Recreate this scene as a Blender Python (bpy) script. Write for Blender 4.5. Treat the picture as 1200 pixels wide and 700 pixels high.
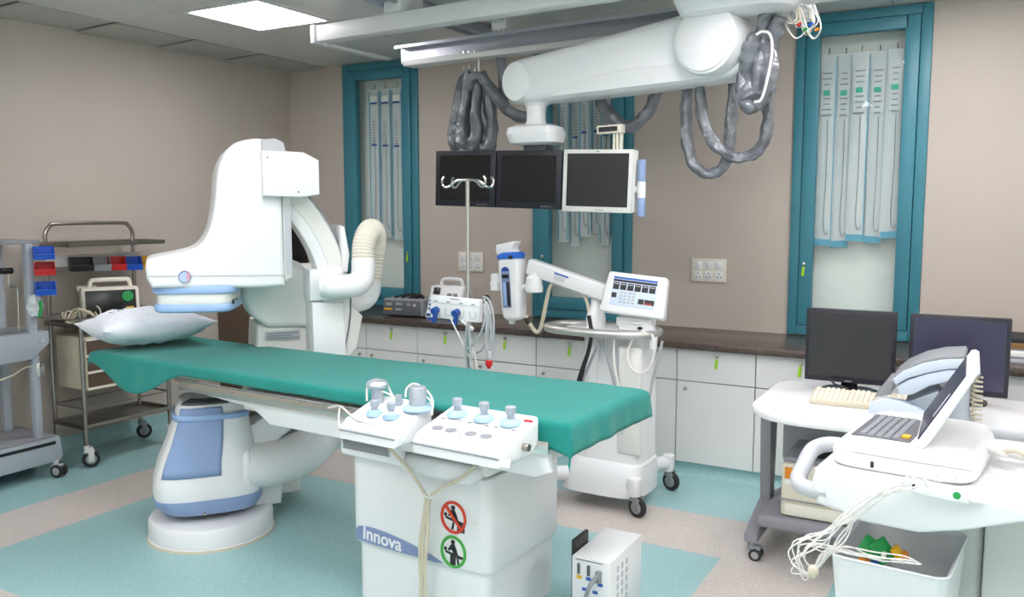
import bpy, bmesh, math, random
from mathutils import Vector, Matrix, Euler, noise
R = math.radians
random.seed(7)
scene = bpy.context.scene
for o in list(bpy.data.objects): bpy.data.objects.remove(o)
COL = scene.collection

# ------------------------------------------------------------------ camera, world, exposure
CAM_H, FPX, YAW, PIT = 1.55, 993.0, R(29.4), math.atan(103 / 993.0)
cd = bpy.data.cameras.new('camera'); cam = bpy.data.objects.new('camera', cd); COL.objects.link(cam)
cd.sensor_width = 36.0; cd.lens = FPX / 1200.0 * 36.0; cd.clip_start = 0.05
cam.location = (0, 0, CAM_H); cam.rotation_euler = (R(90) - PIT, 0, YAW)
scene.camera = cam
w = bpy.data.worlds.new('world'); scene.world = w; w.use_nodes = True
w.node_tree.nodes['Background'].inputs[0].default_value = (0.9, 0.95, 1.0, 1)
w.node_tree.nodes['Background'].inputs[1].default_value = 0.05
scene.view_settings.view_transform = 'Standard'; scene.view_settings.look = 'None'
scene.view_settings.gamma = 1.0; scene.view_settings.use_curve_mapping = False
scene.view_settings.exposure = 0.24
LIGHT_STRENGTH = 17.5         # emission of every ceiling light panel, the visible one and the added ones

FW = Vector((-math.sin(YAW) * math.cos(PIT), math.cos(YAW) * math.cos(PIT), -math.sin(PIT)))
RT = Vector((math.cos(YAW), math.sin(YAW), 0)); UP = RT.cross(FW)
def at(px, py, **k):
    """sight line through a photo point, met with the plane x=, y= or z="""
    d = FW * FPX + RT * (px - 600) - UP * (py - 350); c = Vector((0, 0, CAM_H))
    (a, v), = k.items(); i = 'xyz'.index(a)
    return c + d * ((v - c[i]) / d[i])

# ------------------------------------------------------------------ materials
def lin(h):
    h = h.lstrip('#'); c = [int(h[i:i + 2], 16) / 255 for i in (0, 2, 4)]
    return tuple(x / 12.92 if x <= .04045 else ((x + .055) / 1.055) ** 2.4 for x in c) + (1,)
M = {}
def mat(name, col, rough=.5, metal=0, spec=.5, bump=0, bscale=60, var=0, vscale=8, col2=None, emit=None, es=0, coat=0, sheen=0, alpha=None):
    m = bpy.data.materials.new(name); m.use_nodes = True; nt = m.node_tree; b = nt.nodes['Principled BSDF']
    c = lin(col); b.inputs['Base Color'].default_value = c
    b.inputs['Roughness'].default_value = rough; b.inputs['Metallic'].default_value = metal
    b.inputs['Specular IOR Level'].default_value = spec
    if coat: b.inputs['Coat Weight'].default_value = coat
    if sheen: b.inputs['Sheen Weight'].default_value = sheen
    if emit: b.inputs['Emission Color'].default_value = lin(emit); b.inputs['Emission Strength'].default_value = es
    tc = nt.nodes.new('ShaderNodeTexCoord')
    if var or col2:
        n = nt.nodes.new('ShaderNodeTexNoise'); n.inputs['Scale'].default_value = vscale; n.inputs['Detail'].default_value = 5
        nt.links.new(tc.outputs['Object'], n.inputs['Vector'])
        r = nt.nodes.new('ShaderNodeValToRGB')
        c2 = lin(col2) if col2 else tuple(x * (1 - var) for x in c[:3]) + (1,)
        r.color_ramp.elements[0].position = .35; r.color_ramp.elements[0].color = c2
        r.color_ramp.elements[1].position = .65; r.color_ramp.elements[1].color = c
        nt.links.new(n.outputs['Fac'], r.inputs[0]); nt.links.new(r.outputs[0], b.inputs['Base Color'])
    if bump:
        n2 = nt.nodes.new('ShaderNodeTexNoise'); n2.inputs['Scale'].default_value = bscale; n2.inputs['Detail'].default_value = 4
        nt.links.new(tc.outputs['Object'], n2.inputs['Vector'])
        bp = nt.nodes.new('ShaderNodeBump'); bp.inputs['Strength'].default_value = bump; bp.inputs['Distance'].default_value = .01
        nt.links.new(n2.outputs['Fac'], bp.inputs['Height']); nt.links.new(bp.outputs[0], b.inputs['Normal'])
    M[name] = m; return m
def speckle(name, c0, c1, c2, scale, rough, amt=.5):
    m = mat(name, c0, rough); nt = m.node_tree; b = nt.nodes['Principled BSDF']
    tc = [n for n in nt.nodes if n.type == 'TEX_COORD'][0]
    def nz(sc, det):
        n = nt.nodes.new('ShaderNodeTexNoise'); n.inputs['Scale'].default_value = sc; n.inputs['Detail'].default_value = det
        nt.links.new(tc.outputs['Object'], n.inputs['Vector']); return n
    n1, n2 = nz(scale, 2), nz(scale * .55, 1)
    def ramp(n, lo, hi):
        r = nt.nodes.new('ShaderNodeValToRGB'); r.color_ramp.elements[0].position = lo; r.color_ramp.elements[1].position = hi
        nt.links.new(n.outputs['Fac'], r.inputs[0]); return r
    r1, r2 = ramp(n1, .56, .66), ramp(n2, .60, .68)
    def mix(a, cc, f):
        x = nt.nodes.new('ShaderNodeMix'); x.data_type = 'RGBA'; nt.links.new(f.outputs[0], x.inputs[0])
        if isinstance(a, tuple): x.inputs[6].default_value = a
        else: nt.links.new(a, x.inputs[6])
        x.inputs[7].default_value = cc; return x.outputs[2]
    o = mix(mix(lin(c0), lin(c1), r1), lin(c2), r2)
    nt.links.new(o, b.inputs['Base Color']); return m
mat('wall_white', '#efece6', .8)
mat('wall', '#c3b9af', .85, bump=.05, bscale=150, var=.05, vscale=1.5)
speckle('floor_teal', '#9fc6c8', '#84b2b4', '#afd2d2', 190, .34)
speckle('floor_beige', '#cfc6c0', '#b5aaa3', '#dcd5cf', 190, .34)
mat('ceiling_metal', '#dcdcd8', .36, .22, var=.05, vscale=2)
mat('ceiling_dark', '#6f706d', .6)
mat('edge_metal', '#c2c2be', .3, .4)
mat('teal', '#3f8595', .42, bump=.03, bscale=40, var=.08, vscale=6)
mat('lining', '#f3f4f0', .7)
speckle('granite', '#4f433e', '#75655c', '#2f2826', 180, .22)
mat('laminate', '#e8e8e6', .38)
mat('carcass', '#8d8a86', .7)
mat('white', '#eaebec', .36, var=.015, vscale=3)
mat('white_matte', '#e6e7e8', .6)
mat('offwhite', '#e3e3de', .45)
mat('cream', '#ddd6c4', .45)
mat('ivory', '#e6e1d3', .5)
mat('rail_white', '#dedfdd', .45)
mat('rail_silver', '#bcbfc9', .3, .35)
mat('chrome', '#c8c6c2', .18, 1)
mat('steel', '#a7a29b', .3, 1, bump=.02, bscale=200)
mat('black', '#17181b', .4)
mat('black_gloss', '#15161b', .18, spec=.6)
mat('screen_dark', '#100e0f', .3)
mat('screen_grey', '#2b2a2d', .28)
mat('screen_blue', '#3b3a50', .22)
mat('navy_bezel', '#1c1e29', .45)
mat('rubber', '#2b2b2d', .7)
mat('wheel_grey', '#9fa2a3', .5)
mat('grey', '#8f9296', .5)
mat('grey_dark', '#5b5d62', .55)
mat('grey_light', '#b9bcc1', .45)
mat('grey_cool', '#a9b1ba', .42)
mat('silver', '#b4bcc6', .32, .35)
mat('desk_grey', '#8c8b92', .5)
mat('blue_panel', '#8da3cb', .42)
mat('blue_light', '#9cbbe6', .38)
mat('blue', '#1458c4', .4)
mat('blue_deep', '#1b4a9a', .45)
mat('blue_tape', '#2468c8', .6)
mat('badge', '#7d8db3', .45)
mat('red', '#c41f1f', .4)
mat('yellow', '#e9b40f', .4)
mat('orange', '#e98a1c', .5)
mat('lime', '#a9df2a', .45)
mat('green', '#159447', .45)
mat('green_cloth', '#02877e', .85, bump=.35, bscale=350, var=.07, vscale=5, sheen=.15)
mat('pillow', '#e6eaf2', .8, bump=.2, bscale=14)
mat('sleeve', '#85888f', .32, .3, bump=.7, bscale=38, var=.25, vscale=16)
mat('phone_side', '#cfd8e6', .35)
mat('rail_bright', '#dcd8d2', .24, 1)
mat('brushed', '#d2d0cc', .42, .85)
mat('cord_white', '#e8e6e1', .5)
mat('cord_cream', '#cfc6b0', .55)
mat('cord_grey', '#a9adb0', .5)
mat('cord_black', '#1c1c1e', .5)
mat('knob_blue', '#a9cbe6', .4)
mat('ink', '#26282c', .7)
mat('ink_grey', '#8a8e94', .7)
mat('ink_red', '#d8432c', .6)
mat('ink_green', '#43a642', .6)
mat('ink_blue', '#2f63b8', .6)
mat('wood', '#6d5a4c', .6, var=.15, vscale=5)
mat('brown', '#5d4c40', .6)
mat('pack_blue', '#5ea7c4', .4)
mat('label_teal', '#3fae95', .6)
mat('paper', '#f0f0ec', .8)
mat('lcd', '#8f9c9a', .25)
mat('screen_ui', '#b9c6d9', .3, emit='#b9c6d9', es=.35)
mat('brown_paper', '#8a6a3c', .7)
mat('clear_bag', '#cfd6d6', .25)
def clear(name, tint, gloss_rough, base_refl, diff=None, dfac=0):
    m = bpy.data.materials.new(name); m.use_nodes = True; nt = m.node_tree; nt.nodes.clear()
    out = nt.nodes.new('ShaderNodeOutputMaterial'); tr = nt.nodes.new('ShaderNodeBsdfTransparent'); tr.inputs[0].default_value = lin(tint)
    gl = nt.nodes.new('ShaderNodeBsdfGlossy'); gl.inputs['Roughness'].default_value = gloss_rough
    fr = nt.nodes.new('ShaderNodeFresnel'); fr.inputs[0].default_value = base_refl
    body = tr.outputs[0]
    if diff:
        df = nt.nodes.new('ShaderNodeBsdfDiffuse'); df.inputs[0].default_value = lin(diff)
        mx = nt.nodes.new('ShaderNodeMixShader'); mx.inputs[0].default_value = dfac
        nt.links.new(body, mx.inputs[1]); nt.links.new(df.outputs[0], mx.inputs[2]); body = mx.outputs[0]
    ge = nt.nodes.new('ShaderNodeNewGeometry'); inv = nt.nodes.new('ShaderNodeMath'); inv.operation = 'SUBTRACT'; inv.inputs[0].default_value = 1; nt.links.new(ge.outputs['Backfacing'], inv.inputs[1])
    mu = nt.nodes.new('ShaderNodeMath'); mu.operation = 'MULTIPLY'; nt.links.new(fr.outputs[0], mu.inputs[0]); nt.links.new(inv.outputs[0], mu.inputs[1])
    mx = nt.nodes.new('ShaderNodeMixShader'); nt.links.new(mu.outputs[0], mx.inputs[0])
    nt.links.new(body, mx.inputs[1]); nt.links.new(gl.outputs[0], mx.inputs[2]); nt.links.new(mx.outputs[0], out.inputs[0])
    M[name] = m
clear('glass', '#fcfefd', .02, 1.42)
clear('film', '#ffffff', .15, 1.5, '#e9eff2', .62)
m = bpy.data.materials.new('lamp'); m.use_nodes = True; b_ = m.node_tree.nodes['Principled BSDF']
b_.inputs['Base Color'].default_value = (.9, .9, .9, 1); b_.inputs['Emission Color'].default_value = (1, .958, .98, 1); b_.inputs['Emission Strength'].default_value = LIGHT_STRENGTH
M['lamp'] = m

# ------------------------------------------------------------------ mesh helpers
WM = {}
def rotm(r):
    if r is None: return Matrix.Identity(4)
    if isinstance(r, Matrix): return r.to_4x4()
    return Euler(r).to_matrix().to_4x4()
def crom(pts, k, closed=False):
    pts = [Vector(p) for p in pts]
    if k <= 1 or len(pts) < 3: return pts
    out = []; n = len(pts); rng = n if closed else n - 1
    for i in range(rng):
        p0 = pts[(i - 1) % n] if closed or i > 0 else pts[0] * 2 - pts[1]
        p1, p2 = pts[i], pts[(i + 1) % n]
        p3 = pts[(i + 2) % n] if closed or i + 2 < n else pts[-1] * 2 - pts[-2]
        for j in range(k):
            t = j / k
            out.append(.5 * ((2 * p1) + (p2 - p0) * t + (2 * p0 - 5 * p1 + 4 * p2 - p3) * t * t + (3 * p1 - p0 - 3 * p2 + p3) * t ** 3))
    if not closed: out.append(pts[-1])
    return out
class B:
    def __init__(s): s.bm = bmesh.new()
    def _merge(s, t, mx):
        me = bpy.data.meshes.new('t'); t.to_mesh(me); t.free(); me.transform(mx); s.bm.from_mesh(me); bpy.data.meshes.remove(me); return s
    def box(s, c, size, rot=None, bev=0, seg=2):
        t = bmesh.new(); bmesh.ops.create_cube(t, size=1); bmesh.ops.scale(t, vec=size, verts=t.verts)
        if bev > 0:
            bmesh.ops.bevel(t, geom=t.edges[:], offset=min(bev, min(size) * .49), segments=seg, affect='EDGES', profile=.5)
        return s._merge(t, Matrix.Translation(c) @ rotm(rot))
    def bx(s, x0, x1, y0, y1, z0, z1, bev=0, seg=2):
        return s.box(((x0 + x1) / 2, (y0 + y1) / 2, (z0 + z1) / 2), (x1 - x0, y1 - y0, z1 - z0), None, bev, seg)
    def cyl(s, p0, p1, r, r2=None, n=20, bev=0):
        p0, p1 = Vector(p0), Vector(p1); d = p1 - p0; r2 = r if r2 is None else r2
        t = bmesh.new(); bmesh.ops.create_cone(t, cap_ends=True, segments=n, radius1=r, radius2=r2, depth=d.length)
        if bev > 0:
            e = [e for e in t.edges if len(e.link_faces) == 2 and any(len(f.verts) > 4 for f in e.link_faces)]
            bmesh.ops.bevel(t, geom=e, offset=bev, segments=2, affect='EDGES', profile=.5)
        return s._merge(t, Matrix.Translation((p0 + p1) / 2) @ d.to_track_quat('Z', 'Y').to_matrix().to_4x4())
    def ball(s, c, r, rot=None, n=16):
        t = bmesh.new(); bmesh.ops.create_uvsphere(t, u_segments=n, v_segments=max(6, n // 2), radius=1)
        rr = (r, r, r) if isinstance(r, (int, float)) else r
        bmesh.ops.scale(t, vec=rr, verts=t.verts)
        return s._merge(t, Matrix.Translation(c) @ rotm(rot))
    def tube(s, pts, r, n=8, k=6, closed=False, wr=0, wf=30, rib=0, flat=1.0, cap=True, crease=0):
        """sweep a round (or flattened) section; wr = wrinkles, rib = corrugation"""
        P = crom(pts, k, closed); N = len(P); rf = r if callable(r) else (lambda t: r)
        T = []
        for i in range(N):
            a = P[(i - 1) % N] if closed or i > 0 else P[0]; b = P[(i + 1) % N] if closed or i < N - 1 else P[-1]
            T.append((b - a).normalized() if (b - a).length > 1e-9 else Vector((0, 0, 1)))
        up = Vector((0, 0, 1)) if abs(T[0].z) < .9 else Vector((1, 0, 0))
        nrm = (up - T[0] * up.dot(T[0])).normalized(); rings = []
        for i in range(N):
            nrm = (nrm - T[i] * nrm.dot(T[i])).normalized(); bi = T[i].cross(nrm)
            rad = rf(i / max(1, N - 1)) * (1 + (rib if i % 2 else -rib))
            ring = []
            for j in range(n):
                a = 2 * math.pi * j / n; d = nrm * math.cos(a) + bi * math.sin(a) * flat
                q = rad
                if wr: q *= 1 + wr * noise.noise((P[i] + d * r_(rad)) * wf)
                if crease: q *= 1 + crease * noise.noise(Vector((math.cos(a) * 1.6 + P[0].x * 31, math.sin(a) * 1.6 + P[0].z * 17, i * .11)))
                ring.append(s.bm.verts.new(P[i] + d * q))
            rings.append(ring)
        for i in range(N if closed else N - 1):
            A, C = rings[i], rings[(i + 1) % N]
            for j in range(n):
                try: s.bm.faces.new((A[j], A[(j + 1) % n], C[(j + 1) % n], C[j]))
                except ValueError: pass
        if not closed and cap:
            s.bm.faces.new(rings[0][::-1]); s.bm.faces.new(rings[-1])
        return s
    def lathe(s, prof, c=(0, 0, 0), n=28, mx=None):
        t = bmesh.new(); rings = []
        for r, z in prof:
            rings.append([t.verts.new((r * math.cos(2 * math.pi * j / n), r * math.sin(2 * math.pi * j / n), z)) for j in range(n)])
        for A, C in zip(rings, rings[1:]):
            for j in range(n): t.faces.new((A[j], A[(j + 1) % n], C[(j + 1) % n], C[j]))
        t.faces.new(rings[0][::-1]); t.faces.new(rings[-1])
        return s._merge(t, Matrix.Translation(c) @ (mx.to_4x4() if mx else Matrix.Identity(4)))
    def prism(s, poly, d0, d1, mx=None, bev=0, seg=3):
        """polygon in the local (a, b) plane extruded along the third axis from d0 to d1; mx maps (a, b, d)"""
        t = bmesh.new(); n = len(poly)
        A = [t.verts.new((a, b, d0)) for a, b in poly]; C = [t.verts.new((a, b, d1)) for a, b in poly]
        t.faces.new(A[::-1]); t.faces.new(C)
        for i in range(n): t.faces.new((A[i], A[(i + 1) % n], C[(i + 1) % n], C[i]))
        bmesh.ops.recalc_face_normals(t, faces=t.faces[:])
        if bev > 0:
            e = [e for e in t.edges if any(len(f.verts) == n and n > 4 or abs(f.normal.z) > .9 for f in e.link_faces)]
            bmesh.ops.bevel(t, geom=e, offset=bev, segments=seg, affect='EDGES', profile=.5, clamp_overlap=True)
        return s._merge(t, mx.to_4x4() if mx else Matrix.Identity(4))
    def loft(s, secs, n=32, mx=None, a0=0, a1=360, grow=0, cap=True):
        """stack of superellipse sections (z, cx, cy, hx, hy, exponent)"""
        t = bmesh.new(); rings = []; full = abs(a1 - a0 - 360) < 1e-6; cnt = n if full else n + 1
        for z, cx, cy, hx, hy, e in secs:
            ring = []
            for j in range(cnt):
                a = R(a0 + (a1 - a0) * j / n); c, q = math.cos(a), math.sin(a)
                ring.append(t.verts.new((cx + (hx + grow) * math.copysign(abs(c) ** (2 / e), c), cy + (hy + grow) * math.copysign(abs(q) ** (2 / e), q), z)))
            rings.append(ring)
        for A, C in zip(rings, rings[1:]):
            for j in range(n if full else n): t.faces.new((A[j], A[(j + 1) % cnt], C[(j + 1) % cnt], C[j]))
        if full and cap: t.faces.new(rings[0][::-1]); t.faces.new(rings[-1])
        return s._merge(t, mx.to_4x4() if mx else Matrix.Identity(4))
    def grid(s, f, nu, nv, closed_u=False):
        V = [[s.bm.verts.new(f(i / nu, j / nv)) for j in range(nv + 1)] for i in range(nu + 1)]
        for i in range(nu):
            for j in range(nv): s.bm.faces.new((V[i][j], V[i + 1][j], V[i + 1][j + 1], V[i][j + 1]))
        return s
    def face(s, pts): s.bm.faces.new([s.bm.verts.new(p) for p in pts]); return s
    def make(s, name, m, parent=None, world=None, label=None, cat=None, group=None, kind=None, smooth=35, solid=0):
        bm = s.bm; bmesh.ops.remove_doubles(bm, verts=bm.verts[:], dist=1e-6)
        bmesh.ops.recalc_face_normals(bm, faces=bm.faces[:]) if not solid else None
        loc = Vector((0, 0, 0))
        if parent is not None:
            W_ = WM.get(parent.name, Matrix.Identity(4))
            if world: bm.transform(W_.inverted())
        else:
            xs = [v.co for v in bm.verts]
            loc = Vector(((min(p.x for p in xs) + max(p.x for p in xs)) / 2, (min(p.y for p in xs) + max(p.y for p in xs)) / 2, min(p.z for p in xs)))
            bm.transform(Matrix.Translation(-loc))
        me = bpy.data.meshes.new(name); bm.to_mesh(me); bm.free()
        if smooth:
            for p in me.polygons: p.use_smooth = True
            me.set_sharp_from_angle(angle=R(smooth))
        me.materials.append(M[m])
        o = bpy.data.objects.new(name, me); COL.objects.link(o); o.location = loc
        if parent is not None:
            o.parent = parent; WM[o.name] = W_
        else: WM[o.name] = Matrix.Translation(loc)
        tag(o, label, cat, group, kind)
        if solid:
            md = o.modifiers.new('thickness', 'SOLIDIFY'); md.thickness = solid; md.offset = -1
        return o
def r_(x): return x
def tag(o, label=None, cat=None, group=None, kind=None):
    if label: o['label'] = label
    if cat: o['category'] = cat
    if group: o['group'] = group
    if kind: o['kind'] = kind
    return o
def thing(name, label, cat, loc, rz=0, group=None):
    o = bpy.data.objects.new(name, None); COL.objects.link(o); o.empty_display_size = .1
    o.location = loc; o.rotation_euler = (0, 0, rz)
    WM[o.name] = Matrix.Translation(loc) @ Matrix.Rotation(rz, 4, 'Z')
    return tag(o, label, cat, group)
def dup(root, loc=None, rz=None, label=None):
    def cp(o, par):
        c = o.copy(); COL.objects.link(c); c.parent = par
        for ch in KIDS(o): cp(ch, c)
        return c
    c = cp(root, None)
    if loc is not None: c.location = loc
    if rz is not None: c.rotation_euler = (0, 0, rz)
    WM[c.name] = Matrix.Translation(c.location) @ Matrix.Rotation(c.rotation_euler.z, 4, 'Z')
    if label: c['label'] = label
    return c
def KIDS(o): return [x for x in bpy.data.objects if x.parent == o]
mat('emblem_blue', '#b4c8ee', .45)
mat('emblem_pink', '#d79ab0', .45)
def word(txt, size, m, parent, mx, name='lettering', depth=.0008, world=True, label=None):
    """raised lettering: mx maps (x right, y up, z out of the surface)"""
    cu = bpy.data.curves.new('w', 'FONT'); cu.body = txt; cu.size = size; cu.extrude = depth; cu.align_x = 'CENTER'; cu.align_y = 'CENTER'; cu.resolution_u = 3; cu.offset = size * .018
    ob = bpy.data.objects.new('w', cu); COL.objects.link(ob)
    dg = bpy.context.evaluated_depsgraph_get(); me = bpy.data.meshes.new_from_object(ob.evaluated_get(dg))
    bpy.data.objects.remove(ob); bpy.data.curves.remove(cu)
    me.name = name; me.transform(mx)
    W_ = WM.get(parent.name, Matrix.Identity(4))
    if world: me.transform(W_.inverted())
    me.materials.clear(); me.materials.append(M[m])
    o = bpy.data.objects.new(name, me); COL.objects.link(o); o.parent = parent; WM[o.name] = W_
    return tag(o, label)
def frame_of(o, x, y):
    """matrix with axes x, y and x cross y at point o"""
    x = Vector(x).normalized(); y = Vector(y); z = x.cross(y).normalized(); y = z.cross(x)
    m = Matrix((x, y, z)).transposed().to_4x4(); m.translation = o; return m
XZ = Matrix(((1, 0, 0, 0), (0, 0, 1, 0), (0, 1, 0, 0), (0, 0, 0, 1)))      # (a, b, d) -> (x=a, z=b, y=d)
YZ = Matrix(((0, 0, 1, 0), (1, 0, 0, 0), (0, 1, 0, 0), (0, 0, 0, 1)))      # (a, b, d) -> (y=a, z=b, x=d)
# ================================================================== the room
X0, X1, Y0, Y1, ZC = -5.13, 1.75, -1.35, 5.34, 2.70
floor = B().bx(X0, X1, Y0, Y1, -.1, 0).make('floor', 'floor_teal', kind='structure')
tag(floor, 'speckled teal vinyl floor with inlaid beige bands', None)
def strip(x0, x1, y0, y1): return B().bx(x0, x1, y0, y1, -.002, .0012).make('vinyl_band', 'floor_beige', floor, world=True)
strip(-4.35, -3.905, 1.38, 4.14); strip(-3.905, -.98, 3.645, 4.14); strip(-.98, -.5, 1.38, 4.14); strip(-3.905, -.98, 1.38, 1.88)
CX = [(-4.55, -3.82), (-2.835, -2.085), (-1.063, -.333)]        # glazed cupboards set into the back wall
CZ0, CZ1 = .797, 2.695
b = B(); xs = [X0] + [v for p in CX for v in p] + [X1 + .1]
for i in range(0, len(xs), 2): b.bx(xs[i], xs[i + 1], Y1, Y1 + .20, -.1, ZC + .1)
for p in CX: b.bx(p[0], p[1], Y1, Y1 + .20, -.1, CZ0); b.bx(p[0], p[1], Y1, Y1 + .20, CZ1, ZC + .1)
b.make('wall_back', 'wall', kind='structure', smooth=0)
B().bx(X0 - .1, X0, Y0 - .1, Y1 + .20, -.1, ZC + .1).make('wall_left', 'wall', kind='structure', smooth=0)
B().bx(X1, X1 + .1, Y0 - .1, Y1, -.1, ZC + .1).make('wall_right', 'wall_white', kind='structure', smooth=0)
B().bx(X0, X1, Y0 - .1, Y0, -.1, ZC + .1).make('wall_front', 'wall_white', kind='structure', smooth=0)
def cove(x0, x1, y, s): pass
B().prism([(X0, 0), (X0 + .035, 0), (X0 + .012, .02), (X0 + .006, .05), (X0 + .004, .1), (X0, .1)], Y0, Y1, XZ).make('baseboard_left', 'floor_teal', kind='structure')
b = B(); b.prism([(4.765, 0), (4.735, 0), (4.752, .02), (4.757, .045), (4.76, .076), (4.765, .076)], -4.33, .735, YZ)
b.make('baseboard_back', 'floor_teal', kind='structure')
# ceiling: slab with metal tiles hung just below it
ceil = B().bx(X0, X1, Y0, Y1, ZC + .012, ZC + .1).make('ceiling', 'ceiling_dark', kind='structure')
LIGHTS = [(-4.14, 3.46), (-1.14, 2.86), (-2.34, 1.66), (-.54, 1.66), (1.26, 2.86), (-3.54, .46), (-1.74, .46), (.06, .46), (-2.34, -.74), (-.54, -.74), (-.54, 4.06)]  # first panel is in view; the rest are unseen, added to light the room
XG = [-4.74 + .6 * i for i in range(11)]; YG = [-.74 + .6 * i for i in range(10)]
tile_me = {}
def tile(x0, x1, y0, y1):
    key = (round(x1 - x0, 3), round(y1 - y0, 3))
    if key not in tile_me:
        o = B().box((0, 0, 0), (x1 - x0 - .006, y1 - y0 - .006, .012), None, .003, 1).make('ceiling_tile', 'ceiling_metal', ceil)
        tile_me[key] = o.data; bpy.data.objects.remove(o)
    o = bpy.data.objects.new('ceiling_tile', tile_me[key]); COL.objects.link(o); o.parent = ceil
    o.location = Vector(((x0 + x1) / 2, (y0 + y1) / 2, ZC + .005)) - ceil.location
yy = [Y0] + YG + [YG[-1] + .6, Y1] if YG[-1] + .6 < Y1 - .05 else [Y0] + YG + [Y1]
xx = XG + [X1]
for i in range(len(xx) - 1):
    for j in range(len(yy) - 1):
        if any(abs(xx[i] - lx) < .02 and abs(yy[j] - ly) < .02 for lx, ly in LIGHTS): continue
        tile(xx[i], xx[i + 1], yy[j], yy[j + 1])
for j in range(len(yy) - 1):
    o = B().box(((X0 - 4.74) / 2, (yy[j] + yy[j + 1]) / 2, ZC - .006), (-4.74 - X0 - .004, yy[j + 1] - yy[j] - .01, .01), (R(1.2), R(-1.8), 0)).make('edge_tile', 'edge_metal', ceil, world=True)
def ceiling_light(x, y, label):
    t = thing('ceiling_light', label, 'light', (x + .3, y + .3, ZC - .012), 0, 'recessed ceiling lights')
    b = B()
    for s in (-1, 1): b.box((s * .288, 0, .012), (.02, .594, .02), None, .003); b.box((0, s * .288, .012), (.56, .02, .02), None, .003)
    b.make('light_frame', 'rail_white', t); B().box((0, 0, .012), (.556, .556, .008)).make('diffuser', 'lamp', t)
for i, (x, y) in enumerate(LIGHTS):
    ceiling_light(x, y, 'square recessed ceiling light panel above the tall white gantry' if i == 0 else
        'added unseen ceiling light panel ' + ['', 'in front of the ceiling arm drum', 'over the near side of the green table', 'over the wide console end of the table', 'near the right wall, beyond the desk', 'between left wall and camera', 'left of the camera', 'just above the camera', 'behind the camera to the left', 'straight behind the camera', 'over the desk monitors'][i])

# ------------------------------------------------------------------ glazed cupboards
def key_tag(parent, x, y, z, n='key_tag'):
    B().cyl((x, y, z), (x, y - .012, z), .011, n=14, bev=.002).cyl((x, y - .012, z), (x, y - .016, z), .004, n=8).make('lock', 'chrome', parent, world=True)
    if n:
        B().box((x - .002, y - .012, z - .045), (.016, .004, .055), (0, R(4), 0), .0015).tube([(x, y - .014, z - .002), (x + .004, y - .016, z - .01), (x - .002, y - .013, z - .02)], .0018, 5, 3).make(n, 'lime', parent, world=True)
def cupboard(x0, x1, label, side, tagged):
    t = thing('wall_cupboard', label, 'cupboard', ((x0 + x1) / 2, Y1 + .1, CZ0), 0, 'teal glazed wall cupboards')
    yb = Y1 + .15
    b = B().bx(x0 + .001, x1 - .001, yb, yb + .02, CZ0, CZ1)
    b.bx(x0 + .001, x0 + .02, Y1 + .012, yb, CZ0, CZ1).bx(x1 - .02, x1 - .001, Y1 + .012, yb, CZ0, CZ1)
    b.bx(x0 + .02, x1 - .02, Y1 + .012, yb, CZ0, CZ0 + .02).bx(x0 + .02, x1 - .02, Y1 + .012, yb, CZ1 - .02, CZ1)
    b.make('lining', 'lining', t, world=True, smooth=0)
    f, g = .058, .075; y0 = Y1 - .018
    def ring(a0, a1, c0, c1, w_, ya, yb_, bev):
        return B().bx(a0, a0 + w_, ya, yb_, c0, c1, bev).bx(a1 - w_, a1, ya, yb_, c0, c1, bev).bx(a0 + w_ * .8, a1 - w_ * .8, ya, yb_, c0, c0 + w_ * 1.1, bev).bx(a0 + w_ * .8, a1 - w_ * .8, ya, yb_, c1 - w_ * .95, c1, bev)
    ring(x0 + .001, x1 - .001, CZ0 + .001, CZ1 - .001, f, y0, Y1 + .05, .004).make('outer_frame', 'teal', t, world=True)
    d = ring(x0 + f + .004, x1 - f - .004, CZ0 + f + .008, CZ1 - f - .002, g, y0 - .014, Y1 + .03, .004).make('door', 'teal', t, world=True)
    B().bx(x0 + f + g - .01, x1 - f - g + .01, Y1 + .006, Y1 + .011, CZ0 + f + g - .01, CZ1 - f - g + .01).make('glass_pane', 'glass', d, world=True)
    xk = x1 - f - g * .45 if side > 0 else x0 + f + g * .45
    key_tag(d, xk, y0 - .014, 1.23, 'key_tag' if tagged else None)
    return t
cupboard(*CX[0], 'narrow teal glazed wall cupboard left of the three hanging screens', 1, True)
cupboard(*CX[1], 'teal glazed wall cupboard half hidden behind the hanging screens', -1, False)
cupboard(*CX[2], 'wide teal glazed wall cupboard above the desk computer monitors', -1, True)
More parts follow.
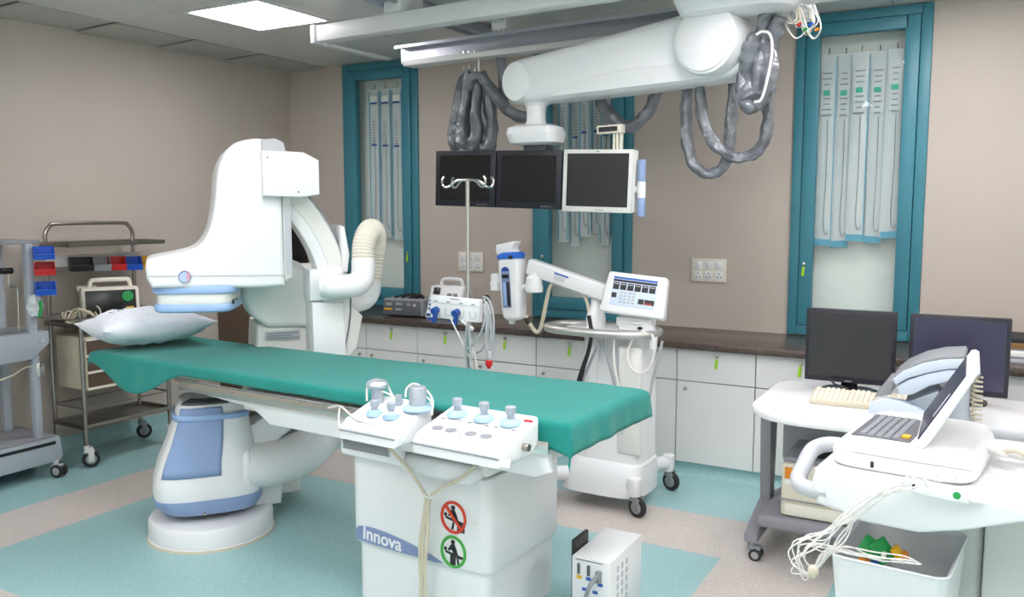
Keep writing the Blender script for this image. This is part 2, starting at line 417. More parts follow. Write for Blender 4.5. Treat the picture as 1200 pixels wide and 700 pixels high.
def packet(x, zt, zb, wd, y, label, group, style, i):
    t = thing('catheter_packet', label, 'packet', (x, y, zb), 0, group)
    L = zt - zb; tilt = random.uniform(-.012, .012)
    def f(u, v):
        xx_ = (u - .5) * wd + tilt * (1 - v) ; bul = (1 - (2 * u - 1) ** 4) * (min(v, 1 - v) * 8 if min(v, 1 - v) < .125 else 1)
        return (xx_, -.007 * bul + .003 * noise.noise(Vector((u * 3, v * 18, i * 7.3))), v * L)
    def g_(u, v): p = f(u, v); return (p[0], .012 - p[1] * .4, p[2])
    bb = B().grid(f, 6, 30); bb.grid(g_, 6, 30); bb.make('pouch', 'film', t)
    if style == 'blue':
        B().box((-wd * .46, -.004, L * .5), (.008, .004, L * .97)).box((wd * .46, -.004, L * .5), (.006, .004, L * .97)).make('edge_strip', 'pack_blue', t)
        B().box((0, -.009, L * .93), (wd * .7, .002, .05)).make('label', 'paper', t)
        B().box((0, -.0105, L * .905), (wd * .66, .002, .014)).box((0, -.0105, L * .62), (wd * .5, .002, .016)).make('label_print', 'blue_deep', t)
        bb = B()
        for q in range(9): bb.box((-.004, -.0105, L * .78 - q * .021), (wd * random.uniform(.25, .45), .002, .006))
        bb.make('text_lines', 'ink_grey', t)
    else:
        B().box((0, -.004, .02), (wd * 1.02, .006, .04), (0, R(random.uniform(-5, 5)), 0)).box((wd * .48, -.004, L * .5), (.005, .004, L * .96)).make('edge_strip', 'pack_blue', t)
        B().box((0, -.010, L * .8), (wd * .72, .002, L * .24)).make('label', 'film', t)
        B().box((-.004, -.0118, L * .80), (wd * .4, .002, .03)).make('label_print', 'label_teal', t)
        bb = B()
        for q in range(7): bb.box((-.002, -.0118, L * .90 - q * .032 - (.05 if q > 2 else 0)), (wd * random.uniform(.3, .6), .002, .008))
        bb.make('text_lines', 'ink_grey', t)
    cx_ = wd * .08
    B().tube([(cx_, -.012, L * .66), (cx_ + .002, -.012, L * .4), (cx_ - .004, -.012, L * .14), (cx_ + .004, -.012, L * .07), (cx_ + .018, -.012, L * .06), (cx_ + .022, -.012, L * .08)], .0022, 5, 5).make('catheter', 'ink_grey', t)
    B().tube([(0, .006, L - .01), (0, .006, L + .02), (0, .012, L + .035), (0, .022, L + .03)], .003, 5, 4).make('hook', 'chrome', t)
for i, x in enumerate((-4.29, -4.18, -4.07)):
    packet(x, 2.50, 1.36 - .02 * i, .098, Y1 + .06, 'blue and white catheter packet, %s of three hanging in the narrow left cupboard' % ['leftmost', 'middle one', 'rightmost'][i], 'catheter packets in the left cupboard', 'blue', i)
for i, x in enumerate((-2.625, -2.545, -2.465, -2.385, -2.305, -2.235)):
    packet(x, 2.52, (1.33, 1.30, 1.37, 1.39, 1.31, 1.36)[i], .076, Y1 + .05 + .03 * (i % 2), 'pale catheter packet, %s from the left in the cupboard behind the hanging screens' % ['first', 'second', 'third', 'fourth', 'fifth', 'last'][i], 'catheter packets in the middle cupboard', 'blue', 10 + i)
for i, x in enumerate((-.885, -.795, -.705, -.61, -.515)):
    packet(x, 2.47, (1.34, 1.33, 1.37, 1.36, 1.39)[i], .096, Y1 + .05 + .03 * (i % 2), 'long clear catheter packet, %s from the left in the wide right cupboard' % ['first', 'second', 'third', 'fourth', 'fifth'][i], 'catheter packets in the right cupboard', 'clear', 20 + i)

# ------------------------------------------------------------------ base cabinets, worktop, sockets
CJ = [-4.33, -3.87, -3.42, -2.96, -2.49, -2.03, -1.56, -1.105, -.645, -.185, .275, .735]
WHO = ['behind the corrugated hose', 'under the grey recorder box', 'under the small white pump monitor', 'behind the drip stand', 'below the hanging contrast syringe head',
       'left behind the contrast injector trolley', 'right behind the contrast injector column', 'in full view between injector and desk', 'at the left end of the desk', 'behind the left desk monitor', 'behind the right desk monitor']
for i in range(len(CJ) - 1):
    a, c = CJ[i], CJ[i + 1]
    t = thing('base_cabinet', 'white laminate base cabinet with drawer and door, ' + WHO[i], 'cabinet', ((a + c) / 2, 5.04, .078), 0, 'white base cabinets along the back wall')
    B().bx(a + .001, c - .001, 4.752, 5.335, .079, .753).make('body', 'carcass', t, world=True)
    dr = B().bx(a + .003, c - .003, 4.733, 4.751, .566, .751, .0015, 1).make('drawer', 'laminate', t, world=True)
    key_tag(dr, (a + c) / 2 + .01, 4.733, .722)
    do = B().bx(a + .003, c - .003, 4.733, 4.751, .080, .560, .0015, 1).make('door', 'laminate', t, world=True)
    key_tag(do, a + .055 if i else c - .055, 4.733, .52, 'key_tag' if i in (7, 8, 9) else None)
B().bx(-4.33, .735, 4.69, 5.338, .755, .795, .006).make('worktop', 'granite', label='long dark brown granite worktop running along the back wall', cat='worktop')
def socket(x0, x1, z0, z1, label, style):
    t = thing('wall_socket', label, 'socket', ((x0 + x1) / 2, Y1, z0), 0)
    B().bx(x0, x1, Y1 - .012, Y1 - .001, z0, z1, .003).make('plate', 'ivory', t, world=True)
    wd = x1 - x0
    for cx_, cz_ in ((.2, .72), (.5, .72), (.8, .72), (.2, .27), (.5, .27), (.8, .27)):
        x, z = x0 + wd * cx_, z0 + (z1 - z0) * cz_
        B().box((x, Y1 - .0135, z), (.05, .004, .055), None, .002).make('module', 'white', t, world=True)
        bb = B()
        if (cz_ > .5) == (style == 1) and cx_ < .9 and style == 1 or style == 2 and cx_ < .4 and cz_ > .5: bb.box((x, Y1 - .018, z), (.02, .006, .034), (R(6), 0, 0), .002).make('rocker', 'white', t, world=True)
        else:
            for dx, dz in ((0, .014), (-.011, -.008), (.011, -.008)): bb.cyl((x + dx, Y1 - .015, z + dz), (x + dx, Y1 - .0172, z + dz), .0042, n=8)
            bb.make('pin_hole', 'ink', t, world=True)
socket(-1.672, -1.446, 1.095, 1.245, 'white six module switch and socket plate right of the touch screen', 1)
socket(-3.464, -3.248, 1.1, 1.245, 'white switch and socket plate behind the drip stand pole', 2)
# ================================================================== ceiling rails and screen suspension
RA = R(-3.5)
t = thing('ceiling_rail_frame', 'white ceiling rail frame with a beam and a silver channel above the screens', 'rail', (-3.42, 3.80, 2.45), RA)
LB = 2.62
B().bx(.03, LB, -.045, .045, .055, .145, .006).make('beam', 'rail_white', t)
B().bx(-.012, .03, -.05, .05, .048, .152, .008).make('end_cap', 'white', t)
b = B().cyl((-.0125, 0, .1), (-.016, 0, .1), .008, n=10); b.make('screw', 'grey_dark', t)
B().bx(.0, .05, .045, .60, .045, .057, .003).make('cross_plate', 'rail_white', t)
yf = .56
ch = B().bx(.12, LB, yf + .03, yf + .042, .012, .112).bx(.12, LB, yf - .03, yf + .03, .104, .112).bx(.12, LB, yf - .035, yf - .027, .094, .112).make('channel', 'rail_silver', t)
B().bx(.20, LB, yf - .05, yf + .05, -.02, .014, .006).make('channel_lip', 'rail_white', ch)
for x in (.93, 2.1):
    hb = B().bx(x - .05, x + .05, yf - .085, yf + .045, .113, .20, .006).bx(x - .035, x + .035, yf - .3, yf - .06, .15, .20, .004).make('hanger', 'rail_white', t)
    bb = B()
    for dx in (-.03, 0, .03): bb.cyl((x + dx, yf - .06, .113), (x + dx, yf - .06, .103), .009, n=10)
    bb.make('bolt', 'chrome', hb)
for x in (.62, 2.3):
    B().bx(x - .06, x + .06, -.07, .12, .146, .238, .008).make('trolley_block', 'rail_white', t)
for k, x in enumerate((-2.83, -1.08)):
    b = B().bx(x - .05, x + .05, .9, 4.9, 2.645, 2.692, .004).bx(x - .06, x - .045, .9, 4.9, 2.63, 2.65).bx(x + .045, x + .06, .9, 4.9, 2.63, 2.65)
    b.make('ceiling_track', 'rail_silver', label='silver ceiling track crossing above the white rail beam, ' + ['nearer the light panel', 'farther from the light panel'][k], cat='rail', group='ceiling tracks')

SX, SY = -1.20, 4.05
t = thing('screen_suspension', 'big white swivel arm on a ceiling carriage holding three screens', 'ceiling arm', (SX, SY, 2.45), 0)
B().loft([(2.425, -1.05, 4.05, .22, .20, 3), (2.44, -1.05, 4.05, .26, .25, 4), (2.50, -1.05, 4.05, .28, .29, 5), (2.56, -1.05, 4.05, .275, .285, 5), (2.575, -1.05, 4.05, .26, .27, 5)], 40).make('carriage', 'white', t, world=True)
B().bx(-.85, -.60, 3.86, 4.2, 2.50, 2.60, .012).make('junction_box', 'offwhite', t, world=True)
B().cyl((-1.12, 4.05, 2.40), (-1.12, 4.05, 2.47), .10, n=28).make('pivot', 'grey', t, world=True)
# arm: tapered body along the room, round drum at its root
ax = Vector((-1, -.02, 0)).normalized()
body = [(-2.19 + .10 * math.cos(R(a)), 2.222 + .118 * math.sin(R(a))) for a in range(250, 84, -12)] + [(-1.75, 2.405), (-1.33, 2.47), (-1.15, 2.478), (-1.02, 2.42), (-1.0, 2.30), (-1.02, 2.19), (-1.09, 2.158), (-1.6, 2.13)]
arm = B().prism(body, 3.95, 4.17, XZ, .045, 4).make('arm', 'white', t, world=True)
B().prism([(-2.02, 2.128), (-1.9, 2.175), (-1.75, 2.215), (-1.6, 2.235), (-1.45, 2.24), (-1.28, 2.235), (-1.2, 2.20), (-1.15, 2.165)], 3.944, 3.955, XZ, .003, 1).make('side_cover', 'white_matte', arm, world=True)
B().prism([(-2.2 + .082 * math.cos(R(a)), 2.222 + .102 * math.sin(R(a))) for a in range(0, 360, 12)], 3.938, 3.955, XZ, .008, 2).make('end_cap', 'white', arm, world=True)
dn = Vector((-.18, -1, 0)).normalized()
c0 = Vector((-1.12, 4.19, 2.325))
B().cyl(c0, c0 + dn * .33, .157, n=48, bev=.012).make('drum', 'white', t, world=True)
B().cyl(c0 + dn * .33, c0 + dn * .338, .142, n=48, bev=.003).make('drum_cover', 'white', t, world=True)
B().cyl((-1.0, 4.0, 2.25), (-.955, 4.0, 2.245), .035, n=20, bev=.005).make('side_knob', 'white', t, world=True)
B().lathe([(.075, 2.13), (.072, 2.115), (.055, 2.10), (.05, 2.06), (.052, 2.02), (.064, 2.0), (.066, 1.985)], (-2.135, 4.05, 0)).make('neck', 'white', t, world=True)
B().loft([(1.895, -2.12, 4.03, .10, .08, 3), (1.905, -2.12, 4.03, .14, .10, 3), (1.95, -2.125, 4.03, .155, .115, 3), (1.985, -2.13, 4.03, .145, .105, 3), (1.998, -2.13, 4.03, .11, .08, 3)], 36).make('swivel_head', 'white', t, world=True)
B().bx(-2.19, -2.06, 4.01, 4.09, 1.86, 1.90, .004).bx(-2.68, -1.60, 4.085, 4.11, 1.68, 1.75, .003).bx(-2.16, -2.10, 4.085, 4.11, 1.72, 1.88).bx(-2.16, -2.10, 4.03, 4.11, 1.86, 1.875).make('mounting_bar', 'grey_dark', t, world=True)
ROLL = R(1.7)
def hung_screen(xc, zc, wd, hg, frame, scr, label, light):
    t = thing('hanging_screen', label, 'screen', (xc, 4.0, zc - hg / 2), 0, 'screens on the ceiling arm'); mx = Matrix.Translation((0, 0, hg / 2)) @ Matrix.Rotation(ROLL, 4, 'Y')
    def mk(b, n, m, p=t):
        b.bm.transform(mx); return b.make(n, m, p)
    bz = .03 if not light else .024
    fr = B().box((0, 0, 0), (wd, .03, hg), None, .006)
    fr = mk(fr, 'housing', frame)
    mk(B().box((0, .032, 0), (wd * .7, .04, hg * .7), None, .012), 'back_shell', frame)
    mk(B().box((0, -.0155, .004), (wd - 2 * bz, .003, hg - 2 * bz), None, .001, 1), 'screen', scr)
    bb = B()
    for q in range(4): bb.box((wd * .22 + q * .018 if not light else wd * .0 + q * .012, -.0165, -hg / 2 + bz * .45), (.008, .003, .004))
    mk(bb, 'button', 'grey')
    if light:
        mk(B().box((0, -.0165, hg / 2 - bz * .45), (.014, .003, .006)), 'badge', 'grey')
        mk(B().box((wd / 2 + .006, 0, 0), (.014, .034, hg * .96), None, .004), 'side_panel', 'offwhite')
hung_screen(-2.545, 1.726, .392, .306, 'navy_bezel', 'screen_dark', 'black flat screen, leftmost of the three on the ceiling arm', False)
hung_screen(-2.149, 1.714, .392, .306, 'navy_bezel', 'screen_dark', 'black flat screen, middle of the three on the ceiling arm', False)
hung_screen(-1.752, 1.700, .386, .316, 'offwhite', 'screen_grey', 'white framed flat screen, rightmost of the three on the ceiling arm', True)
t = thing('digital_readout', 'small cream digital readout box on top of the white framed screen', 'display', (-1.67, 4.02, 1.87), 0)
B().box((-1.685, 4.0, 1.955), (.135, .05, .042), (0, R(-1.5), 0), .004).make('case', 'cream', t, world=True)
B().box((-1.69, 3.974, 1.955), (.10, .004, .024), (0, R(-1.5), 0)).make('readout_window', 'black', t, world=True)
for x in (-1.668, -1.65, -1.632): B().bx(x - .006, x + .006, 4.0, 4.02, 1.84, 1.94).make('stem', 'ivory', t, world=True)
t = thing('tube_holder', 'slim blue and white tube clipped beside the white framed screen', 'tube', (-1.512, 4.0, 1.53), 0)
B().cyl((-1.514, 3.99, 1.52), (-1.514, 3.99, 1.615), .020, n=20, bev=.003).make('blue_sleeve', 'blue_panel', t, world=True)
B().cyl((-1.514, 3.99, 1.69), (-1.514, 3.99, 1.80), .020, n=20, bev=.003).make('blue_sleeve', 'blue_panel', t, world=True)
B().cyl((-1.514, 3.99, 1.613), (-1.514, 3.99, 1.692), .0205, n=20).make('white_sleeve', 'white', t, world=True)
B().bx(-1.56, -1.53, 3.985, 3.995, 1.64, 1.67).make('clip', 'offwhite', t, world=True)

# ------------------------------------------------------------------ grey cable sleeves
def sleeve(label, pts, r, y, name='cable_sleeve', wr=.30, k=12, grp='grey fabric cable sleeves', n=12):
    P = [at(a, b_, y=y + (c[0] if c else 0)) for a, b_, *c in pts]
    return B().tube(P, r, 14, k, wr=.16, wf=36, crease=.45).make(name, 'sleeve', label=label, cat='cable sleeve', group=grp, smooth=60)
t = thing('hanging_sleeve_bundle', 'folded bundle of grey cable sleeves hanging from the ceiling rail', 'cable sleeve', at(553, 175, y=4.34), 0)
for pts, r, dy in (([(549, 82), (541, 96), (537, 120), (533, 148), (533, 166), (537, 173)], .034, .0), ([(550, 86), (546, 110), (543, 140), (542, 164), (539, 173)], .036, -.03),
               ([(556, 88), (553, 115), (551, 145), (551, 165), (548, 174)], .036, .02), ([(557, 84), (559, 110), (558, 140), (558, 164), (553, 174)], .034, -.035),
               ([(563, 86), (566, 112), (567, 140), (566, 163), (561, 174)], .036, .01), ([(566, 84), (573, 104), (576, 132), (576, 158), (571, 172), (565, 174)], .034, -.02),
               ([(560, 96), (562, 125), (562, 150), (559, 170)], .04, .05), ([(546, 98), (541, 128), (540, 152), (544, 170)], .04, .05)):
    B().tube([at(a, c, y=4.34 + dy) for a, c in pts], lambda q, r=r: r * (.55 + .75 * q ** .7) * (1 if q < .93 else .85), 14, 10, crease=.55, wr=.08, wf=30).make('sleeve_fold', 'sleeve', t, world=True, smooth=70)
B().tube([at(a, c, y=4.28) for a, c in ((548, 105), (553, 94), (562, 90), (570, 96), (580, 112), (592, 126), (606, 134), (622, 137))], lambda q: .028 + .008 * q, 12, 8, wr=.1, wf=30, crease=.5).make('sleeve_tail', 'sleeve', t, world=True, smooth=60)
B().tube([at(a, c, y=4.3) for a, c in ((562, 66), (561, 78), (562, 92))], .006, 6, 4).make('tie', 'cord_white', t, world=True)
for a in (543, 549, 556): B().tube([at(a, 60, y=4.34), at(a + 1, 84, y=4.34)], .003, 5, 1).make('wire_hook', 'chrome', t, world=True)
sleeve('short grey cable sleeve dropping behind the folded bundle', [(588, 60), (587, 75), (590, 95), (591, 118)], .03, 4.36)
sleeve('grey cable sleeve in a shallow loop under the white arm', [(692, 92), (701, 112), (710, 128), (722, 142), (738, 148), (752, 140), (764, 122), (773, 100), (776, 88)], .032, 4.28)
sleeve('grey cable sleeve in a long narrow loop under the drum', [(806, 85), (805, 110), (804, 140), (805, 168), (810, 188), (820, 200), (832, 204), (845, 198), (853, 180), (856, 150), (858, 120), (859, 80)], .026, 4.18)
sleeve('grey cable sleeve looping right of the long narrow loop', [(822, 88), (820, 110), (823, 135), (832, 160), (844, 176), (860, 184), (880, 182), (895, 165), (900, 140), (899, 118), (902, 100)], .025, 4.12)
t = thing('knotted_sleeve', 'knotted silver grey cable sleeve hanging beside the drum', 'cable sleeve', at(880, 130, y=3.92), 0)
for pts, r in (([(905, -12), (900, 15), (895, 40), (891, 70), (888, 100), (884, 122), (876, 126), (872, 110), (874, 80), (880, 55), (890, 44)], .036),
               ([(916, 20), (908, 38), (902, 60), (903, 85), (896, 110), (886, 124)], .032), ([(884, 50), (878, 75), (877, 100), (882, 118)], .048), ([(893, 50), (897, 75), (894, 100)], .04)):
    B().tube([at(a, c, y=3.95 + .02 * (i_ % 3)) for i_, (a, c) in enumerate(pts)], r, 14, 10, wr=.2, wf=34, crease=.5).make('sleeve_loop', 'sleeve', t, world=True, smooth=60)
B().tube([at(a, c, y=3.90) for a, c in ((886, 41), (893, 37), (902, 40), (905, 55), (902, 80), (893, 115), (884, 120))], .006, 6, 5).make('tie', 'cord_white', t, world=True)
t = thing('loose_wire_cluster', 'tangle of thin white wires dangling from the ceiling junction box', 'wires', at(945, 45, y=4.0), 0)
for q in range(16):
    a0 = random.uniform(914, 940); d_ = random.uniform(16, 50); wd = random.uniform(14, 28)
    B().tube([at(a0, 4, y=3.98), at(a0 + wd * .1, d_ * .6, y=3.97 + q * .004), at(a0 + wd * .55, d_, y=3.96 + q * .004), at(min(a0 + wd, 962), d_ * .7, y=3.97), at(a0 + wd * .6, 6, y=3.98)], .0035, 5, 6).make('wire', ['cord_white', 'cord_cream', 'cord_white', 'cord_grey'][q % 4], t, world=True)
for q, mm in enumerate(('red', 'green', 'blue', 'orange')): B().cyl(at(934 + q * 7, 30 + (q % 2) * 6, y=3.95), at(939 + q * 7, 27 + (q % 2) * 6, y=3.95), .006, n=8).make('connector', mm, t, world=True)
# ================================================================== C-arm gantry (local x = towards the camera, y = along the C plane, z up)
G = thing('c_arm_gantry', 'tall white C-arm X-ray gantry with blue detector over the pillow', 'x-ray machine', (-3.238, 2.753, 0), R(-38))
def gy(px): return (px - 236) * .00392
def gz(py): return 1.10 + (360 - py) / 252.0
def gp(*pts): return [(gy(a), gz(c)) for a, c in pts]
B().lathe([(.285, 0), (.29, .012), (.282, .015), (.285, .018), (.287, .085), (.279, .1), (.262, .104), (0.01, .104)], (-.0, .01, 0), 48).make('base_disc', 'white', G)
B().lathe([(.296, 0), (.294, .008), (.28, .009), (.01, .009)], (0, .01, 0), 48).make('floor_seal', 'cord_cream', G)
# L-shaped stand behind the C
B().prism([(.10, .09), (.46, .09), (.47, .35), (.50, .62), (.54, .98), (.26, .98), (.24, .70), (.16, .40)], -.52, -.13, YZ, .03, 3).make('stand_column', 'offwhite', G)
B().prism([(-.08, .09), (.34, .09), (.36, .24), (.30, .29), (.05, .20), (-.08, .14)], -.34, .02, YZ, .04, 3).make('stand_foot', 'white', G)
hd = B().prism([(.19, 1.24), (.19, 1.12), (.23, 1.03), (.31, .965), (.60, .955), (.66, 1.0), (.66, 1.27), (.19, 1.27)], -.40, -.10, YZ, .035, 4).make('pivot_head', 'offwhite', G)
B().cyl((-.40, .42, 1.2), (-.11, .42, 1.2), .105, n=40, bev=.01).make('pivot_drum', 'offwhite', hd)
pl = B().bx(-.125, -.117, .30, .47, .90, .945, .002).make('rating_plate', 'grey_light', G)
bb = B()
for q in range(3): bb.bx(-.117, -.1155, .31, .46 - .03 * (q % 2), .907 + q * .012, .913 + q * .012)
bb.make('plate_print', 'ink_grey', pl)
# the C itself
def arc(c, ri, ro, a0, a1, n):
    return [(c[0] + ro * math.cos(R(a0 + (a1 - a0) * i / n)), c[1] + ro * math.sin(R(a0 + (a1 - a0) * i / n))) for i in range(n + 1)] + \
           [(c[0] + ri * math.cos(R(a1 - (a1 - a0) * i / n)), c[1] + ri * math.sin(R(a1 - (a1 - a0) * i / n))) for i in range(n + 1)]
cc = (-.095, 1.10)
carm = B().prism(arc(cc, .645, .785, -72, 62, 28), -.085, .085, YZ, .018, 2).make('c_arm', 'white', G)
B().prism(arc(cc, .785, .797, -50, 57, 26), -.05, .05, YZ).make('c_arm_track', 'grey', carm)
B().prism(arc(cc, .70, .778, -30, 48, 20), .083, .089, YZ, .002, 1).make('c_arm_side_cover', 'offwhite', carm)
# sleeve holding the C
B().prism(gp((361, 318), (404, 316), (404, 357), (361, 357)), -.13, .10, YZ, .012, 2).make('c_arm_sleeve', 'white', G)
B().prism(gp((399, 264), (405, 266), (411, 300), (408, 322), (402, 322)), -.12, .11, YZ, .008, 2).make('sleeve_fin', 'white', G)
B().prism(gp((363, 358), (403, 360), (405, 430), (364, 430)), -.13, .102, YZ, .012, 2).make('sleeve_skirt', 'white', G)
B().prism(gp((404, 362), (412, 362), (430, 380), (422, 420), (405, 440)), -.10, .05, YZ, .02, 2).make('sleeve_rear_cover', 'offwhite', G)
# detector lift and detector
sc_ = [p.to_2d() for p in crom([Vector((a, c, 0)) for a, c in ((177, 303), (183, 299), (205, 295), (226, 290), (238, 281), (246, 266), (251, 245), (254, 222), (256, 204), (260, 190), (267, 178), (278, 169), (292, 165), (308, 164), (322, 168))], 3)]
shell = gp((176, 310), *[(p.x, p.y) for p in sc_], (328, 178), (329, 336), (296, 337), (182, 333), (177, 322))
sh = B().prism(shell, -.175, .175, YZ, .045, 5).make('detector_lift_shell', 'white', G)
B().prism(gp((178, 319), (330, 322), (330, 323), (178, 320)), -.178, .178, YZ).make('shell_seam', 'grey_light', sh)
B().prism(gp((329, 175), (334, 178), (339, 190), (339, 325), (329, 330)), -.15, .155, YZ, .006, 2).make('lift_rail', 'offwhite', G)
B().bx(.155, .160, gy(331), gy(338), gz(322), gz(238)).make('lift_panel', 'grey_light', G)
bx_ = B().prism(gp((305, 178), (352, 179), (370, 188), (370, 228), (352, 231), (305, 230)), -.10, .235, YZ, .01, 2).make('c_arm_end_block', 'white', G)
bb = B().cyl((.236, gy(311), gz(186)), (.239, gy(311), gz(186)), .005, n=8).cyl((.236, gy(345), gz(225)), (.239, gy(345), gz(225)), .005, n=8).make('screw', 'grey', bx_)
b = B().prism([(x, z) for x, z in gp((306, 165), (322, 163), (332, 168), (334, 180), (306, 180))], -.09, .182, YZ, .004, 1).make('top_bracket', 'grey_light', G)
lg = B().cyl((.176, gy(217), gz(321)), (.181, gy(217), gz(321)), .026, n=28).make('round_emblem', 'emblem_blue', G)
B().prism([(gy(217) + .024 * math.cos(R(a)), gz(321) + .024 * math.sin(R(a))) for a in range(-72, 73, 12)], .181, .1825, YZ).make('emblem_half', 'emblem_pink', lg)
B().tube([(.1835, gy(217) + .0255 * math.cos(R(a)), gz(321) + .0255 * math.sin(R(a))) for a in range(0, 360, 20)], .0022, 6, 1, closed=True).make('emblem_ring', 'badge', lg)
def dsec(z0, z1, hx, hy, cy, bev):
    return [(z0, 0, cy, hx - bev, hy - bev, 6), (z0 + bev * .4, 0, cy, hx - bev * .25, hy - bev * .25, 6), (z0 + bev, 0, cy, hx, hy, 6), (z1 - bev, 0, cy, hx, hy, 6), (z1 - bev * .4, 0, cy, hx - bev * .25, hy - bev * .25, 6), (z1, 0, cy, hx - bev, hy - bev, 6)]
DR = Matrix.Rotation(R(-15), 4, 'Z')
B().loft(dsec(1.172, 1.212, .178, .185, -.005, .012), 60, DR).make('detector_upper_band', 'blue_light', G)
B().loft(dsec(1.125, 1.175, .165, .168, -.005, .006), 60, DR).make('detector_middle', 'offwhite', G)
dl = B().loft(dsec(1.087, 1.132, .172, .176, -.01, .016), 60, DR).make('detector_lower_band', 'blue_light', G)
b = B().bx(-.05, .05, .163, .170, 1.122, 1.140, .002); b.bm.transform(DR @ Matrix.Translation((.07, 0, 0))); b.make('connector_slot', 'black', dl)
b = B().bx(-.02, .03, .167, .173, 1.125, 1.136, .002); b.bm.transform(DR @ Matrix.Translation((.07, 0, 0))); b.make('connector_clip', 'grey_light', dl)
# tube housing below the table
secs = [(.125, 0, .02, .12, .15, 3), (.14, 0, .01, .165, .205, 3.2), (.18, 0, 0, .19, .238, 3.4), (.24, 0, -.005, .195, .245, 3.6), (.30, 0, -.005, .19, .24, 3.6), (.38, 0, .0, .178, .222, 3.6), (.46, 0, .012, .168, .20, 3.8), (.54, 0, .02, .16, .178, 4), (.60, 0, .025, .156, .165, 4), (.64, 0, .025, .152, .158, 4), (.665, 0, .03, .138, .143, 4), (.678, 0, .035, .10, .10, 3)]
def sec_at_(z): return (z, 0, -.003, .1925, .2415, 3.5)
th = B().loft(secs, 48).make('tube_housing', 'white', G)
B().loft([s_ for s_ in secs if s_[0] <= .185] + [sec_at_(.215)], 48, grow=.006).make('bottom_band', 'blue_panel', th)
def sec_at(z):
    for A, C in zip(secs, secs[1:]):
        if A[0] <= z <= C[0]:
            q = (z - A[0]) / (C[0] - A[0]); return tuple(A[i] + (C[i] - A[i]) * q for i in range(6))
def wrap(z0, z1, a0, a1, grow, n=24, st=10):
    zz = [z0 + (z1 - z0) * i / st for i in range(st + 1)]
    return B().loft([sec_at(z)[:1] + sec_at(z)[1:] for z in zz], n, a0=a0, a1=a1, grow=grow)
wrap(.325, .672, 310, 364, .004).make('front_panel', 'blue_panel', th, solid=.004)
wrap(.585, .612, -118, 60, .010, 40, 2).make('blue_stripe', 'blue_light', th, solid=.006)
wrap(.655, .677, 300, 372, .003).make('top_patch', 'grey_dark', th, solid=.002)
B().cyl((.195, -.03, .155), (.203, -.03, .155), .008, n=12).make('screw', 'grey', th)
B().lathe([(.125, 0), (.13, .008), (.13, .028), (.122, .036), (.01, .036)], (.075, .15, .325), 40, Matrix.Rotation(R(-90), 4, 'X') @ Matrix.Scale(.85, 4, (1, 0, 0))).make('arm_flange', 'white', G)
B().tube([(.075, .16, .325), (.07, .26, .325), (.05, .38, .335), (.02, .48, .37), (0, .545, .44), (0, .57, .54), (0, .565, .62)], lambda q: .112 + .0 * q, 24, 7, flat=1.0).make('lower_arm', 'white', G)
# cable duct elbow and ribbed hose on the C sleeve
ep = lambda px, py, x: (x, gy(px), gz(py))
B().tube([ep(374, 338, .15), ep(385, 338, .17), ep(400, 338, .18), ep(412, 337, .175), ep(421, 332, .165), ep(425, 322, .155), ep(426, 308, .14)], lambda q: .058 if q > .1 else .052, 24, 6).make('duct_elbow', 'white', G)
B().tube([ep(426, 312, .14), ep(427, 296, .13), ep(431, 282, .11), ep(438, 273, .07), ep(446, 272, .02), ep(452, 281, -.04), ep(453, 300, -.08), ep(450, 322, -.09), ep(446, 345, -.09)], .056, 20, 9, rib=.045).make('ribbed_hose', 'ivory', G)
B().tube([ep(447, 338, -.09), ep(446, 350, -.09), ep(439, 360, -.08), ep(426, 362, -.05), ep(410, 360, -.03)], .06, 20, 6).make('lower_elbow', 'white', G)

# ================================================================== patient table (local frame on its pedestal)
T = thing('x_ray_table', 'white X-ray table on a square pedestal lettered Innova', 'table', (-1.81, 2.765, 0), R(-3))
def rrp(x0, x1, y0, y1, r, n=6):
    return [(cx_ + r * math.cos(R(a0 + 90 * q / n)), cy_ + r * math.sin(R(a0 + 90 * q / n))) for cx_, cy_, a0 in ((x1 - r, y1 - r, 0), (x0 + r, y1 - r, 90), (x0 + r, y0 + r, 180), (x1 - r, y0 + r, 270)) for q in range(n + 1)]
ped = B().prism(rrp(-.3275, .3275, -.265, .265, .045), .252, .60, None, .006, 2).make('pedestal', 'white', T)
B().box((-.0, .0, .66), (.645, .52, .12), None, .03, 3).make('pedestal_neck', 'offwhite', T)
B().prism(rrp(-.31, .31, -.25, .25, .04), 0, .25, None, .004, 1).make('pedestal_base', 'white', T)
B().bx(-.35, -.02, -.30, .22, .60, .68, .02, 3).make('neck_cover', 'white', T)
B().bx(-.03, .30, -.325, .22, .585, .66, .05, 4).make('neck_nose', 'white', T)
gr = B().bx(-.325, -.09, -.304, -.298, .632, .668, .002).make('vent_grille', 'grey_light', T)
for q in range(5):
    B().bx(-.322, -.093, -.307, -.303, .634 + q * .0068, .6375 + q * .0068).make('vent_slat', 'grey', gr)
